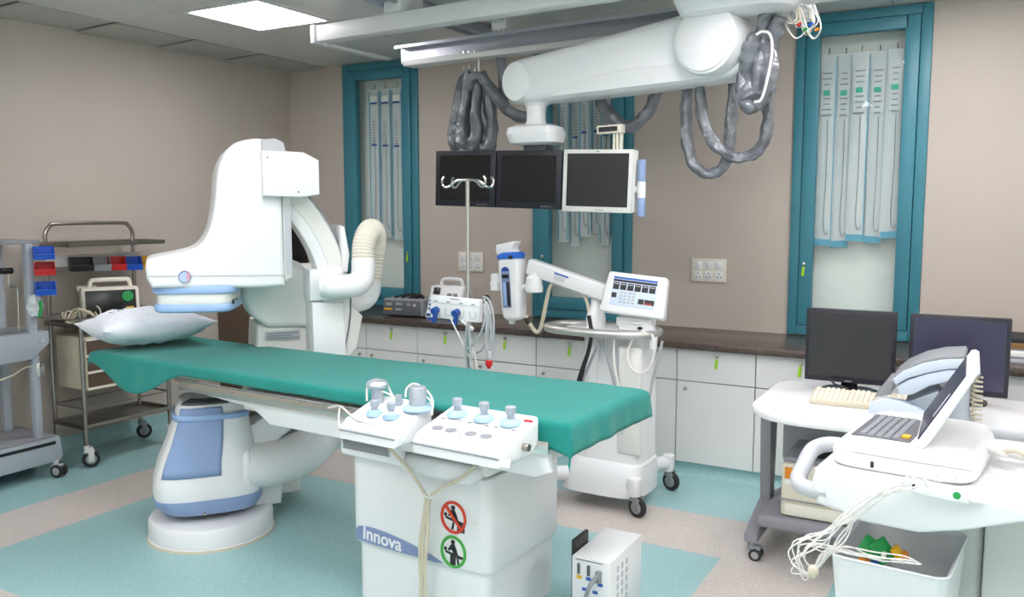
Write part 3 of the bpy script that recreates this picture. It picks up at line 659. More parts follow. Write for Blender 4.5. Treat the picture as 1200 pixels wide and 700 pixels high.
# blue badge with the name
by = -.267
bd = B().prism([(-.295, .262), (-.300, .285), (-.298, .305), (-.285, .316), (-.25, .322), (-.20, .322), (-.14, .317), (-.08, .309), (-.02, .298), (.04, .285), (.09, .272), (.13, .258), (.10, .254), (-.1, .254), (-.2, .255)], by - .001, by + .004, XZ).make('name_badge', 'badge', T)
word('Innova', .074, 'white', bd, WM[T.name] @ frame_of((-.165, by - .0015, .288), (1, 0, -.06), (.03, 0, 1)), world=True)
def sign(cx, cz, ring, slash):
    s = B().tube([(cx + .052 * math.cos(R(a)), by - .0005, cz + .056 * math.sin(R(a))) for a in range(0, 360, 12)], .0058, 6, 1, closed=True, flat=1).make('safety_sign', ring, T)
    y0, y1 = by - .001, by + .003
    def pr(poly): return B().prism([(cx + a, cz + c) for a, c in poly], y0, y1, XZ)
    b = pr([(-.008, .012), (.006, .020), (.016, .0), (.022, -.012), (.002, -.010)])
    b.cyl((cx - .002, y1, cz + .036), (cx - .002, y0, cz + .036), .0085, n=12)
    b.prism([(cx + a, cz + c) for a, c in [(-.010, .026), (.004, .028), (.016, .004), (.006, -.006), (-.004, .008), (-.022, .0), (-.024, .006)]], y0, y1, XZ)
    b.prism([(cx + a, cz + c) for a, c in [(-.036, .008), (-.030, -.002), (.046, -.014), (.048, -.020), (.03, -.022), (-.036, -.008)]], y0, y1, XZ)
    b.cyl((cx - .036, y1, cz + .006), (cx - .036, y0, cz + .006), .0065, n=10)
    if slash:
        for q in range(6): b.prism([(cx + .016 + q * .0058, cz - .022), (cx + .019 + q * .0058, cz - .022), (cx + .019 + q * .0058, cz - .052), (cx + .016 + q * .0058, cz - .052)], y0, y1, XZ)
        b.prism([(cx + a, cz + c) for a, c in [(-.004, -.018), (.004, -.018), (-.002, -.046), (-.010, -.046)]], y0, y1, XZ)
    else:
        b.prism([(cx + a, cz + c) for a, c in [(-.014, -.014), (.010, -.016), (.008, -.052), (-.014, -.050)]], y0, y1, XZ)
        b.prism([(cx + a, cz + c) for a, c in [(.014, -.016), (.020, -.018), (.028, -.052), (.020, -.053)]], y0, y1, XZ)
    b.make('pictogram', 'ink', s)
    if slash: B().prism([(cx - .044, cz + .040), (cx - .036, cz + .048), (cx + .044, cz - .040), (cx + .036, cz - .048)], y0 - .002, y1, XZ).make('sign_bar', ring, s)
    return s
tag(sign(.178, .442, 'ink_red', True), 'red ring prohibition sign'); tag(sign(.176, .312, 'ink_green', False), 'green ring permission sign')
# top, side frame and rails
tt = B().prism([(-1.96, -.29), (.66, -.29), (.66, .29), (-.35, .29), (-.85, .235), (-1.96, .235)], .825, .858, None, .008, 2).make('tabletop', 'grey_dark', T)
B().prism([(-1.22, .80), (.60, .80), (.62, .70), (.56, .675), (-.70, .68), (-.80, .735), (-1.24, .765)], -.335, -.305, XZ, .006, 2).make('side_plate', 'white', T)
B().prism([(-1.22, .80), (.60, .80), (.62, .70), (-.70, .70), (-.80, .735), (-1.24, .765)], .205, .23, XZ, .006, 2).make('side_plate', 'white', T)
B().bx(-.9, .58, -.30, .205, .71, .80, .01).make('top_carrier', 'offwhite', T)
for yy_ in (-.345, .245):
    rl = B().bx(-1.26, .62, yy_ - .006, yy_ + .006, .762, .806, .002).make('accessory_rail', 'rail_bright', T)
    B().bx(-1.28, -1.14, yy_ - .010, yy_ + .012, .80, .816, .002).make('rail_end', 'steel', rl)
    bb = B()
    for q in range(7): bb.cyl((-1.18 + q * .27, yy_ - .006, .79), (-1.18 + q * .27, yy_ - .009, .79), .005, n=8)
    bb.make('rail_screw', 'grey', rl)
# green cover
def cover(u, v):
    L0, L1, W = -1.97, .665, .305
    dn_, df_ = .085, .04
    s_ = (L0 - .06) + (L1 - L0 + .06 + .11) * u
    near = .055 + .07 * min(1, max(0, (s_ - .42) / .3)) + .12 * (.5 + .5 * math.cos(math.pi * min(1, abs(s_ + 1.62) / .38)))
    if .0 < s_ < .5: near = .03
    WF = W - .055 * min(1, max(0, (-s_ - .35) / .5))
    tt_ = -W - near + (W + WF + near + df_) * v
    ex = max(0, L0 - s_) + max(0, s_ - L1); ey = max(0, -W - tt_) + max(0, tt_ - WF)
    x = min(max(s_, L0), L1); y = min(max(tt_, -W), WF)
    x += math.copysign(min(ex, .02) + max(0, ex - .02) * .10, s_) if ex else 0
    y += math.copysign(min(ey, .015) + max(0, ey - .015) * .10, tt_) if ey else 0
    q = math.hypot(ex, ey); z = .866 - max(0, q - .012) * .98 - (min(q, .012) ** 2) * 30
    wob = noise.noise(Vector((s_ * 2.2, tt_ * 2.5, 1.7))) * .006 + noise.noise(Vector((s_ * 9, tt_ * 4, 4.1))) * .0025
    if not ex and not ey: z += wob * .6 + .003
    else: y += noise.noise(Vector((s_ * 7, 2.2, 0))) * .014 * min(1, ey * 12); x += noise.noise(Vector((tt_ * 9, 8.1, 0))) * .014 * min(1, ex * 12)
    return (x, y, z)
b = B().grid(cover, 170, 60); b.bm.transform(WM[T.name])
b.make('table_cover', 'green_cloth', label='green cloth cover draped over the long X-ray table', cat='cloth', solid=.004, smooth=60)
# pillow
def pil(sg):
    def f(u, v):
        a, c = 2 * u - 1, 2 * v - 1
        pin = 1 - .10 * (a * a) * (1 - c * c) * 0 ; ed = max(0, 1 - abs(a) ** 2.6) ** .62 * max(0, 1 - abs(c) ** 2.6) ** .62
        x = a * .24 * (1 - .13 * (1 - c * c) * abs(a) ** 3 * 0 - .09 * (1 - abs(c) ** 2) * abs(a)); y = c * .335 * (1 - .07 * (1 - abs(a) ** 2) * abs(c))
        wk = noise.noise(Vector((a * 3, c * 3, 5.))) * .012 + noise.noise(Vector((a * 9, c * 5, 1.))) * .008 + abs(noise.noise(Vector((a * 5 + c * 9, c * 2 - a, 7.)))) * -.010
        z = .945 + (.085 if sg > 0 else -.066) * ed + wk * ed + .02 * abs(a * c) ** 2
        return (x, y, z)
    return f
b = B().grid(pil(1), 40, 52).grid(pil(-1), 40, 52)
b.bm.transform(Matrix.Translation((-3.70, 2.80, -.132)) @ Matrix.Rotation(R(-16), 4, 'Z') @ Matrix.Diagonal((.87, .84, 1.16, 1)))
PM = Matrix.Translation((-3.70, 2.80, -.132)) @ Matrix.Rotation(R(-16), 4, 'Z') @ Matrix.Diagonal((.87, .84, 1.16, 1))
pw = b.make('pillow', 'pillow', label='white cotton pillow at the head end of the green table', cat='pillow', smooth=80)
for q in range(11):
    p_ = PM @ Vector(pil(1)(.36, .22 + .036 * q)); B().box(p_ + Vector((0, 0, .001)), (.010 + .006 * (q % 3 == 0), .012, .003), (R(-8), 0, R(-16 + 9 * (q % 4)))).make('faded_print', 'ink_grey', pw, world=True)
# ------------------------------------------------------------------ control consoles on the near rail
def knob(C_, x, y, z, h, r, base, name='joystick'):
    k = B().lathe([(base, 0), (base, .006), (base * .82, .016), (base * .55, .020), (.01, .020)], (x, y, z), 28).make(name + '_collar', 'knob_blue', C_)
    B().lathe([(r * .8, .018), (r * .72, h * .55), (r, h * .6), (r * 1.02, h * .95), (r * .85, h), (.004, h)], (x, y, z), 22).make(name, 'silver', k)
def console(label, x0, x1, yb, yf, zb, zf, loc):
    t = thing('control_console', label, 'control panel', loc, R(-3), 'control consoles on the table rail')
    return t
c1 = thing('control_console', 'small white control console with a tall mushroom knob on the table rail', 'control panel', (-1.79, 2.285, .75), R(-4), 'control consoles on the table rail')
c2 = thing('control_console', 'wide white control console with three blue collared joysticks', 'control panel', (-1.435, 2.295, .745), R(-4), 'control consoles on the table rail')
def shellc(c, w2, d0, d1, bev):
    return B().prism([(-d0, .02), (-d0, .06), (-d0 + .03, .085), (d1, .135), (d1, .05), (d1 - .04, .02)], -w2, w2, YZ, bev, 3).make('housing', 'white', c)
shellc(c1, .130, .095, .10, .014); shellc(c2, .178, .11, .12, .016)
B().bx(-.125, .125, -.099, -.093, .048, .052).make('seam', 'ink_grey', c1); B().bx(-.172, .172, -.114, -.108, .048, .052).make('seam', 'ink_grey', c2)
def top_z(y, d0, d1): return .085 + (y + d0 - .03) / (d1 + d0 - .03) * .05
B().lathe([(.022, 0), (.021, .05), (.024, .06), (.037, .066), (.040, .074), (.037, .082), (.03, .088), (.004, .09)], (-.085, .055, top_z(.055, .095, .10) - .01), 28).make('mushroom_knob', 'silver', c1)
knob(c1, -.03, -.02, top_z(-.02, .095, .10) - .002, .055, .015, .030); knob(c1, .045, -.02, top_z(-.02, .095, .10) - .002, .055, .015, .030)
B().lathe([(.052, 0), (.052, .006), (.035, .016), (.01, .016)], (.10, .055, top_z(.055, .095, .1) - .002), 30).make('joystick_collar', 'knob_blue', c1)
B().lathe([(.030, .012), (.030, .075), (.027, .08), (.004, .08)], (.10, .055, top_z(.055, .095, .1) - .002), 26).make('joystick', 'silver', c1)
B().cyl((.01, .06, .12), (.01, .06, .16), .012, n=16, bev=.002).make('joystick', 'silver', c1)
for q, x in enumerate((-.105, .005, .11)):
    knob(c2, x, .05, top_z(.05, .11, .12) - .002, .062, .017, .037)
    for s in (-1, 1): B().box((x + s * .035, .018, top_z(.018, .11, .12)), (.014, .01, .003), (R(-9), 0, 0)).make('arrow_mark', 'ink_grey', c2)
for q, x in enumerate((-.115, -.06, .02, .08)):
    B().lathe([(.022, 0), (.022, .002), (.02, .003), (.004, .003)], (x, -.045, top_z(-.045, .11, .12) - .0005), 24, Matrix.Rotation(R(11), 4, 'X') @ Matrix.Scale(.72, 4, (0, 1, 0))).make('push_button', 'grey', c2)
B().box((-.01, -.055, top_z(-.055, .11, .12)), (.012, .014, .003), (R(11), 0, 0)).make('indicator', 'grey_light', c2)
B().box((.155, .085, top_z(.085, .11, .12)), (.03, .012, .005), (R(11), 0, R(8)), .001).make('stop_switch', 'red', c2)
B().box((.16, -.07, .03), (.05, .07, .025), (0, 0, R(30)), .008).make('rail_clamp_lever', 'white', c2)
B().cyl((.175, .02, .06), (.20, .02, .06), .012, n=16).make('clamp_knob', 'steel', c2)
def wcable(name, label, pts, r, m, cat='cable', group=None, n=8, k=6):
    return B().tube(pts, r, n, k).make(name, m, label=label, cat=cat, group=group)
cz = lambda px, py, y: at(px, py, y=y)
wcable('console_cable', 'thin white cable loop beside the mushroom knob', [cz(430, 470, 2.34), cz(431, 452, 2.36), cz(440, 445, 2.38), cz(452, 449, 2.38), cz(459, 462, 2.37), cz(466, 469, 2.36), cz(473, 470, 2.36)], .0038, 'cord_white', group='white console cables')
wcable('console_cable', 'thin white cable joining mushroom knob and low loop', [cz(437, 460, 2.33), cz(447, 459, 2.34), cz(457, 463, 2.35), cz(463, 470, 2.36)], .0035, 'cord_white', group='white console cables')
wcable('console_cable', 'thin white cable arching over the wide cylinder joystick', [cz(475, 466, 2.36), cz(477, 455, 2.38), cz(486, 450, 2.38), cz(500, 458, 2.37), cz(507, 470, 2.36), cz(506, 487, 2.33)], .0038, 'cord_white', group='white console cables')
wcable('console_cable', 'thin white cable running right from the wide cylinder joystick', [cz(483, 466, 2.34), cz(494, 464, 2.35), cz(503, 468, 2.36), cz(507, 476, 2.35)], .0035, 'cord_white', group='white console cables')
wcable('console_cable', 'white cable drooping over the left edge of the small console', [cz(385, 478, 2.43), cz(398, 476, 2.38), cz(408, 484, 2.25), cz(418, 492, 2.22), cz(436, 497, 2.16), cz(444, 493, 2.18), cz(448, 486, 2.22), cz(462, 484, 2.22), cz(474, 487, 2.2), cz(478, 496, 2.14), cz(477, 512, 2.12), cz(472, 519, 2.13)], .0038, 'cord_white', group='white console cables')
wcable('console_cable', 'white cable hooking around the small console end', [cz(398, 478, 2.38), cz(397, 492, 2.28), cz(399, 505, 2.24), cz(404, 512, 2.24)], .0038, 'cord_white', group='white console cables')
yp = 2.44
t = thing('pedestal_cable', 'pair of beige cables tied together hanging down the pedestal front', 'cable', (-1.80, 2.40, 0), 0)
P_ = lambda px, py, y=2.435: at(px, py, y=y)
for pts in ([P_(452, 521, 2.40), P_(470, 540, 2.42), P_(486, 560), P_(498, 580), P_(500, 600), P_(496, 630), P_(495, 665), P_(494, 700), P_(493, 745)],
            [P_(558, 546, 2.40), P_(538, 562, 2.42), P_(518, 572), P_(505, 582), P_(502, 600), P_(501, 630), P_(498, 665), P_(499, 700), P_(498, 745)],
            [P_(500, 580), P_(496, 610), P_(492, 640), P_(493, 680), P_(494, 745)]):
    B().tube(pts, .0065, 8, 6).make('cable_strand', 'cord_cream', t, world=True)
B().tube([P_(497, 581, 2.42), P_(503, 584, 2.42), P_(509, 581, 2.425)], .0035, 6, 3).make('cable_tie', 'white', t, world=True)
# ================================================================== shared small parts
def caster(parent, x, y, h=.11, r=.045, twin=False, ang=0., fork='grey', world=True, tyre='rubber'):
    d = Vector((math.cos(ang), math.sin(ang), 0)); s = Vector((-d.y, d.x, 0)); c = Vector((x, y, 0)) + d * .02; wz = Vector((0, 0, r))
    wd = .012 if twin else .013
    offs = (-.018, .018) if twin else (0,)
    f = B().cyl((x, y, h - .03), (x, y, h), .018, n=16, bev=.003)
    f.box(Vector((x, y, h - .035)) + d * .012, (.06, .046, .022), Matrix.Rotation(ang, 3, 'Z'), .008)
    for q in (-.021, .021):
        if not twin: f.box(c + s * q + Vector((0, 0, (h - .03 + r) / 2)), (.032, .005, h - .03 - r + .03), Matrix.Rotation(ang, 3, 'Z'), .002)
    if twin: f.box(c + Vector((0, 0, r + .01)), (.03, .012, .05), Matrix.Rotation(ang, 3, 'Z'), .003)
    f = f.make('caster_fork', fork, parent, world=world)
    for o_ in offs:
        w_ = B().cyl(c + wz + s * (o_ - wd), c + wz + s * (o_ + wd), r, n=24, bev=.005).make('caster_wheel', tyre, f, world=world)
        B().cyl(c + wz + s * (o_ - wd - .002), c + wz + s * (o_ + wd + .002), r * .62, n=20, bev=.003).make('wheel_hub', 'wheel_grey', f, world=world)
# ================================================================== contrast injector
J = thing('contrast_injector', 'white contrast injector trolley with touch screen and hanging syringe head', 'injector', (-1.70, 4.13, 0), 0)
B().loft([(.075, -1.72, 4.12, .22, .17, 4), (.085, -1.72, 4.12, .235, .19, 4), (.16, -1.71, 4.13, .225, .185, 4), (.24, -1.70, 4.14, .205, .175, 4), (.255, -1.70, 4.14, .19, .16, 4)], 40).make('base_shell', 'white', J, world=True)
for x, y in ((-1.51, 3.95), (-1.50, 4.44), (-2.0, 3.93), (-2.0, 4.42)):
    a = Vector((-1.71, 4.13, .15)); e = Vector((x, y, .155)); d = (e - a)
    B().tube([a + d * .3, a + d * .65, e + Vector((0, 0, .0))], lambda q: .05 - .012 * q, 14, 4, flat=.8).cyl((x, y, .105), (x, y, .20), .034, n=18, bev=.008).make('leg', 'white', J, world=True)
    caster(J, x, y, .125, .052, ang=R(-20))
B().loft([(.25, -1.69, 4.14, .185, .155, 5), (.40, -1.69, 4.15, .18, .15, 5), (.55, -1.675, 4.16, .165, .14, 5), (.72, -1.665, 4.17, .145, .125, 5), (.85, -1.665, 4.17, .135, .11, 5), (.90, -1.665, 4.17, .14, .115, 5)], 40).make('column', 'white', J, world=True)
B().tube([(-1.80, 4.03, .26), (-1.80, 4.04, .5), (-1.80, 4.05, .75), (-1.80, 4.06, .92)], .042, 18, 4).make('front_rib', 'white', J, world=True)
B().bx(-1.63, -1.50, 3.985, 4.02, .30, .86, .015, 3).make('side_cover', 'offwhite', J, world=True)
b = B().bx(-1.95, -1.56, 3.98, 4.28, .90, .94, .015, 3); b.make('top_plate', 'white', J, world=True)
ring = [(-1.755 + .30 * math.copysign(abs(math.cos(a)) ** .75, math.cos(a)), 4.08 + .16 * math.copysign(abs(math.sin(a)) ** .75, math.sin(a)), .93) for a in [2 * math.pi * q / 32 for q in range(32)]]
B().tube(ring, .022, 14, 2, closed=True).make('push_handle', 'brushed', J, world=True)
B().lathe([(.05, .94), (.052, .985), (.045, 1.01), (.036, 1.03), (.028, 1.06), (.024, 1.10), (.022, 1.12)], (-1.80, 4.1, 0)).make('arm_post', 'white', J, world=True)
A0, A1 = Vector((-2.175, 4.08, 1.245)), Vector((-1.745, 4.08, 1.125)); d = (A1 - A0); ang = math.atan2(d.z, d.x)
am = B().box((A0 + A1) / 2, (d.length + .03, .075, .085), (0, -ang, 0), .012, 3).make('arm', 'white', J, world=True)
mid = A0 + d * .45; ux = d.normalized(); uz = Vector((-ux.z, 0, ux.x))
def onarm(a, c, w_, h_, nm, mm):
    p = mid + ux * a + uz * c; B().box((p.x, 4.0415, p.z), (w_, .002, h_), (0, -ang, 0)).make(nm, mm, am, world=True)
onarm(.0, .018, .085, .009, 'label_header', 'ink_blue'); onarm(0, -.006, .085, .036, 'label_sticker', 'paper')
for q in range(4): onarm(-.006, .006 - q * .008, .066, .0025, 'label_line', 'ink_blue')
B().lathe([(.028, 1.215), (.03, 1.20), (.044, 1.185), (.05, 1.13), (.047, 1.11), (.01, 1.108)], (-2.15, 4.06, 0)).make('swivel_cup', 'white', J, world=True)
hm = Matrix.Translation((-2.27, 4.06, .955)) @ Matrix.Rotation(R(-3), 4, 'Y') @ Matrix.Scale(.84, 4)
def hpart(b, n, m, p): b.bm.transform(hm); return b.make(n, m, p, world=True)
hd = hpart(B().loft([(-.005, 0, 0, .045, .045, 4), (.01, 0, 0, .062, .06, 4), (.06, 0, 0, .068, .066, 5), (.33, .0, 0, .078, .072, 5), (.385, 0, 0, .078, .072, 5), (.40, 0, 0, .066, .06, 4)], 32), 'syringe_head', 'white', J)
hpart(B().box((-.012, -.073, .20), (.062, .006, .24), (R(1.5), 0, 0), .003), 'head_panel', 'badge', hd)
hpart(B().box((-.022, -.077, .17), (.018, .004, .15), (R(1.5), 0, 0), .001), 'scale_strip', 'blue_light', hd)
hpart(B().box((.006, -.0775, .17), (.022, .004, .16), (R(1.5), 0, 0), .001), 'scale_window', 'ink', hd)
hpart(B().box((-.012, -.0785, .285), (.05, .004, .026), (R(1.5), 0, 0), .001), 'head_display', 'black', hd)
hpart(B().cyl((-.012, -.0745, .318), (-.012, -.0785, .318), .029, n=24), 'head_emblem', 'blue_deep', hd)
hpart(B().loft([(.398, -.01, 0, .085, .07, 3), (.41, -.008, 0, .09, .072, 3), (.43, .0, 0, .082, .066, 3), (.44, .005, 0, .06, .05, 3)], 30), 'blue_collar', 'blue_tape', hd)
hpart(B().box((.03, -.072, .408), (.024, .02, .022), None, .004), 'collar_latch', 'black', hd)
hpart(B().prism([(-.10, .445), (-.095, .49), (-.06, .495), (.045, .51), (.05, .50), (.03, .48), (.025, .455), (.04, .44), (-.02, .43), (-.085, .425)], -.04, .05, XZ, .006, 2), 'hood', 'white', hd)
hpart(B().cyl((-.13, 0, .26), (-.07, 0, .26), .022, n=16).lathe([(.035, .19), (.036, .245), (.03, .25), (.03, .295), (.024, .30), (.004, .30)], (-.135, 0, 0), 24), 'side_knob', 'white', hd)
hpart(B().cyl((.07, 0, .21), (.12, 0, .21), .02, n=16), 'swivel_pin', 'white', hd)
hpart(B().box((-.02, 0, -.02), (.035, .04, .03), (0, R(8), 0), .006), 'syringe_tip', 'white', hd)
q_ = lambda px, py, y=4.08: at(px, py, y=y)
B().tube([q_(616, 370), q_(621, 380), q_(628, 389), q_(633, 386), q_(637, 370), q_(641, 350), q_(645, 336), q_(652, 330)], .011, 10, 6).make('head_hose', 'cord_cream', J, world=True)
B().tube([q_(617, 373, 4.078), q_(620, 380, 4.078)], .0135, 10, 1).make('hose_clamp', 'black', J, world=True)
B().tube([q_(676, 336), q_(684, 345), q_(689, 358), q_(691, 375)], .009, 8, 5).make('arm_hose', 'cord_cream', J, world=True)
for q, pts in enumerate(([(690, 370), (693, 390), (690, 410), (684, 430), (678, 455)], [(694, 385), (692, 405), (684, 425), (676, 450)])):
    B().tube([at(a, c, y=3.93) for a, c in pts], .011 if q == 0 else .007, 8, 5).make('power_cable', 'cord_black', J, world=True)
B().tube([at(a, c, y=3.97) for a, c in ((702, 400), (694, 420), (685, 440), (676, 465))], .008, 8, 12, rib=.12).make('coiled_cable', 'cord_grey', J, world=True)
B().tube([at(a, c, y=3.98) for a, c in ((708, 395), (712, 420), (719, 445), (722, 470))], .008, 8, 12, rib=.12).make('coiled_cable', 'cord_grey', J, world=True)
B().tube([at(a, c, y=3.96) for a, c in ((755, 388), (742, 398), (735, 415), (740, 432), (752, 438), (763, 428), (767, 408), (764, 392))], .006, 8, 6).make('screen_cable', 'cord_white', J, world=True)
B().tube([at(a, c, y=3.95) for a, c in ((722, 385), (719, 410), (722, 440), (728, 460))], .006, 8, 6).make('screen_cable', 'cord_white', J, world=True)
B().tube([at(a, c, y=3.97) for a, c in ((776, 400), (772, 420), (766, 440), (760, 470), (752, 478))], .007, 8, 6).make('side_cable', 'cord_grey', J, world=True)
B().prism([(-1.545, .975), (-1.50, .985), (-1.455, .97), (-1.44, .93), (-1.445, .85), (-1.475, .845), (-1.485, .90), (-1.51, .935), (-1.55, .94)], 4.02, 4.07, XZ, .012, 3).make('hand_grip', 'white', J, world=True)
dm = Matrix.Translation((-1.555, 4.03, 1.12)) @ Matrix.Rotation(R(4), 4, 'Y') @ Matrix.Rotation(R(-14), 4, 'X') @ Matrix.Rotation(R(4), 4, 'Z')
def dpart(b, n, m, p): b.bm.transform(dm); return b.make(n, m, p, world=True)
sc = dpart(B().prism([(-.155, -.105), (.165, -.105), (.172, -.09), (.158, .098), (.146, .108), (-.138, .108), (-.15, .098), (-.168, -.09)], -.03, .035, XZ, .012, 3), 'touch_display', 'white', J)
su = dpart(B().box((.0, -.031, .012), (.235, .004, .150), None, .001), 'screen', 'screen_ui', sc)
dpart(B().box((0, -.0335, .078), (.228, .002, .010)), 'title_bar', 'ink_blue', su)
dpart(B().box((0, -.0335, .064), (.228, .002, .012)), 'status_bar', 'navy_bezel', su)
for q in range(6):
    dpart(B().box((-.096 + q * .038, -.0335, .036), (.032, .002, .036)), 'touch_key', 'black', su)
    dpart(B().box((-.096 + q * .038, -.0347, .046), (.024, .001, .004)), 'key_caption', 'grey_light', su)
for q in range(4):
    for r2 in range(4): dpart(B().box((-.062 + q * .022, -.0335, .005 - r2 * .016), (.016, .002, .010), None, .0008), 'touch_key', 'grey_light', su)
for x, z, w_, h_ in ((-.10, -.012, .026, .026), (.045, -.030, .03, .026), (.088, -.030, .05, .026)): dpart(B().box((x, -.0335, z), (w_, .002, h_)), 'touch_key', 'black', su)
for x in (.072, .094): dpart(B().box((x, -.0347, -.037), (.016, .001, .007)), 'alert_key', 'red', su)
B().tube([(-1.60, 4.04, 1.0), (-1.58, 4.03, .985), (-1.55, 4.02, .98), (-1.51, 4.03, .985), (-1.49, 4.04, 1.0)], .008, 8, 5).box((-1.56, 4.06, .985), (.20, .06, .05), None, .012).bx(-1.64, -1.50, 4.02, 4.12, .94, .975, .01).make('display_bracket', 'white', J, world=True)
# ================================================================== drip stand with transducer plate
IX, IY = -2.092, 3.30
t = thing('drip_stand', 'chrome drip stand with four hooks rising behind the green table', 'drip stand', (IX, IY, 0), 0)
B().cyl((IX, IY, .06), (IX, IY, 1.1), .014, n=18).cyl((IX, IY, 1.08), (IX, IY, 1.695), .010, n=16).make('pole', 'chrome', t, world=True)
B().cyl((IX, IY, 1.06), (IX, IY, 1.12), .02, n=18, bev=.003).cyl((IX, IY, 1.10), (IX - .04, IY - .01, 1.115), .006, n=8).make('height_clamp', 'steel', t, world=True)
for q in range(4):
    a = R(20 + q * 90) if q % 2 == 0 else R(-12 + q * 90)
    a = [R(35), R(-15), R(160), R(205)][q]; d = Vector((math.cos(a), math.sin(a), 0)); c = Vector((IX, IY, 1.69))
    B().tube([c, c + d * .05 + Vector((0, 0, -.004)), c + d * .085 + Vector((0, 0, -.03)), c + d * .11 + Vector((0, 0, -.03)), c + d * .118 + Vector((0, 0, -.005)), c + d * .108 + Vector((0, 0, .014))], .0055, 8, 5).make('hook', 'chrome', t, world=True)
for q in range(5):
    a = R(18 + 72 * q); d = Vector((math.cos(a), math.sin(a), 0))
    B().tube([Vector((IX, IY, .11)), Vector((IX, IY, .105)) + d * .12, Vector((IX, IY, .085)) + d * .24], .013, 10, 3).make('base_leg', 'chrome', t, world=True)
    e = Vector((IX, IY, 0)) + d * .24; caster(t, e.x, e.y, .085, .03)
t = thing('transducer_plate', 'white pressure transducer plate with blue stopcocks clamped on the drip stand', 'medical device', (-2.15, 3.27, 1.04), 0)
pm = Matrix.Translation((-2.135, 3.265, 1.100)) @ Matrix.Rotation(R(2), 4, 'Y')
def ppart(b, n, m, p=t): b.bm.transform(pm); return b.make(n, m, p, world=True)
ppart(B().box((0, 0, 0), (.27, .03, .105), None, .004), 'plate', 'white')
ppart(B().box((0, -.0162, .02), (.262, .002, .0015)).box((0, -.0162, .045), (.05, .002, .004)), 'plate_print', 'ink_grey')
for q, x in enumerate((-.105, -.035, .035, .10)):
    ppart(B().tube([(x - .015, -.017, -.005), (x - .015, -.017, -.03), (x, -.017, -.038), (x + .015, -.017, -.03), (x + .015, -.017, -.005)], .002, 5, 3), 'transducer_slot', 'grey_light'); ppart(B().box((x, -.0162, .028), (.018, .002, .005)), 'slot_mark', 'ink_grey')
for x in (-.095, .02):
    ppart(B().cyl((x, -.02, -.012), (x, -.05, -.018), .016, n=14).box((x, -.035, -.045), (.018, .018, .06), (0, R(8), 0), .004).box((x - .018, -.035, -.055), (.035, .012, .012), None, .003), 'stopcock', 'blue_deep')
ppart(B().cyl((.05, -.03, -.05), (.10, -.035, -.075), .006, n=8).cyl((.10, -.035, -.075), (.115, -.035, -.082), .010, n=10), 'luer_line_end', 'white')
B().tube([at(a, c, y=3.22) for a, c in ((527, 371), (536, 390), (548, 415), (558, 440), (563, 452))], .0038, 6, 5).make('pressure_line', 'cord_white', t, world=True)
B().tube([at(a, c, y=3.22) for a, c in ((546, 374), (549, 390), (556, 415), (561, 440), (562, 452))], .0038, 6, 5).make('pressure_line', 'cord_white', t, world=True)
t = thing('monitoring_cable_bundle', 'bundle of grey monitoring cables beside the transducer plate', 'cable', at(575, 425, y=3.24), 0)
for q, pts in enumerate(([(566, 348), (573, 352), (578, 370), (578, 395), (574, 418)], [(566, 352), (572, 358), (575, 380), (575, 400), (573, 416)], [(567, 350), (571, 366), (572, 388), (566, 408), (558, 414)],
                         [(567, 356), (570, 375), (569, 398), (572, 416)], [(566, 360), (568, 372), (563, 392), (552, 405), (547, 410)], [(548, 378), (546, 395), (546, 420), (548, 440)], [(549, 380), (551, 400), (551, 425), (552, 445)])):
    B().tube([at(a, c, y=3.235 - .006 * q) for a, c in pts], .0055, 7, 6).make('cable', 'cord_grey', t, world=True)
rc = B().cyl(at(574, 412, y=3.22), at(573, 423, y=3.22), .012, n=14, bev=.002).make('plug', 'grey_light', t, world=True)
B().cyl(at(573, 422, y=3.22), at(573, 429, y=3.22), .016, n=14, bev=.003).ball(at(573, 430, y=3.22), .010, n=10).make('red_connector', 'red', t, world=True)
B().ball(at(570, 352, y=3.30), (.02, .02, .025)).make('clamp_knob', 'black', t, world=True)
# ================================================================== devices on the counter
t = thing('recorder_box', 'dark grey recorder box with cables on top, left end of the worktop', 'recorder', (-3.64, 4.98, .795), R(8))
B().box((0, 0, .068), (.32, .27, .12), None, .008).make('case', 'grey', t)
fp = B().box((-.01, -.137, .066), (.30, .012, .105), (R(-8), 0, 0), .004).make('front_panel', 'grey_dark', t)
for x, z, w_, h_, m_ in ((-.11, .09, .05, .022, 'lcd'), (-.03, .092, .05, .02, 'lcd'), (-.115, .055, .06, .012, 'yellow'), (.05, .09, .03, .02, 'ink_grey'), (.095, .088, .02, .02, 'grey_light'), (-.03, .055, .05, .01, 'grey_light')):
    B().box((x, -.146 + (z - .066) * .14, z), (w_, .006, h_), (R(-8), 0, 0), .001).make('panel_key', m_, t)
for q in range(4): B().tube([(-.1 + .06 * q, -.08, .134), (-.02 + .03 * q, .0, .15), (.06, .04 - .05 * q, .14), (.12 - .03 * q, -.06 + .05 * q, .136), (.0, .09, .14)], .007, 7, 6).make('coiled_lead', 'cord_black', t)
for x in (-.13, .13):
    for y in (-.08, .1): B().cyl((x, y, 0), (x, y, .01), .012, n=10).make('foot', 'rubber', t)
t = thing('pump_monitor', 'white portable pump monitor with top handle beside the recorder box', 'medical device', (-3.33, 5.0, .795), R(6))
B().prism([(-.12, .005), (.12, .005), (.12, .20), (.05, .225), (-.02, .225), (-.10, .05), (-.12, .035)], -.135, .135, YZ, .014, 3).make('case', 'white', t)
B().tube([(-.085, .05, .21), (-.08, .05, .25), (-.05, .05, .268), (.05, .05, .268), (.08, .05, .25), (.085, .05, .21)], .013, 10, 5).make('handle', 'white', t)
nrm = math.atan2(.175, .08)
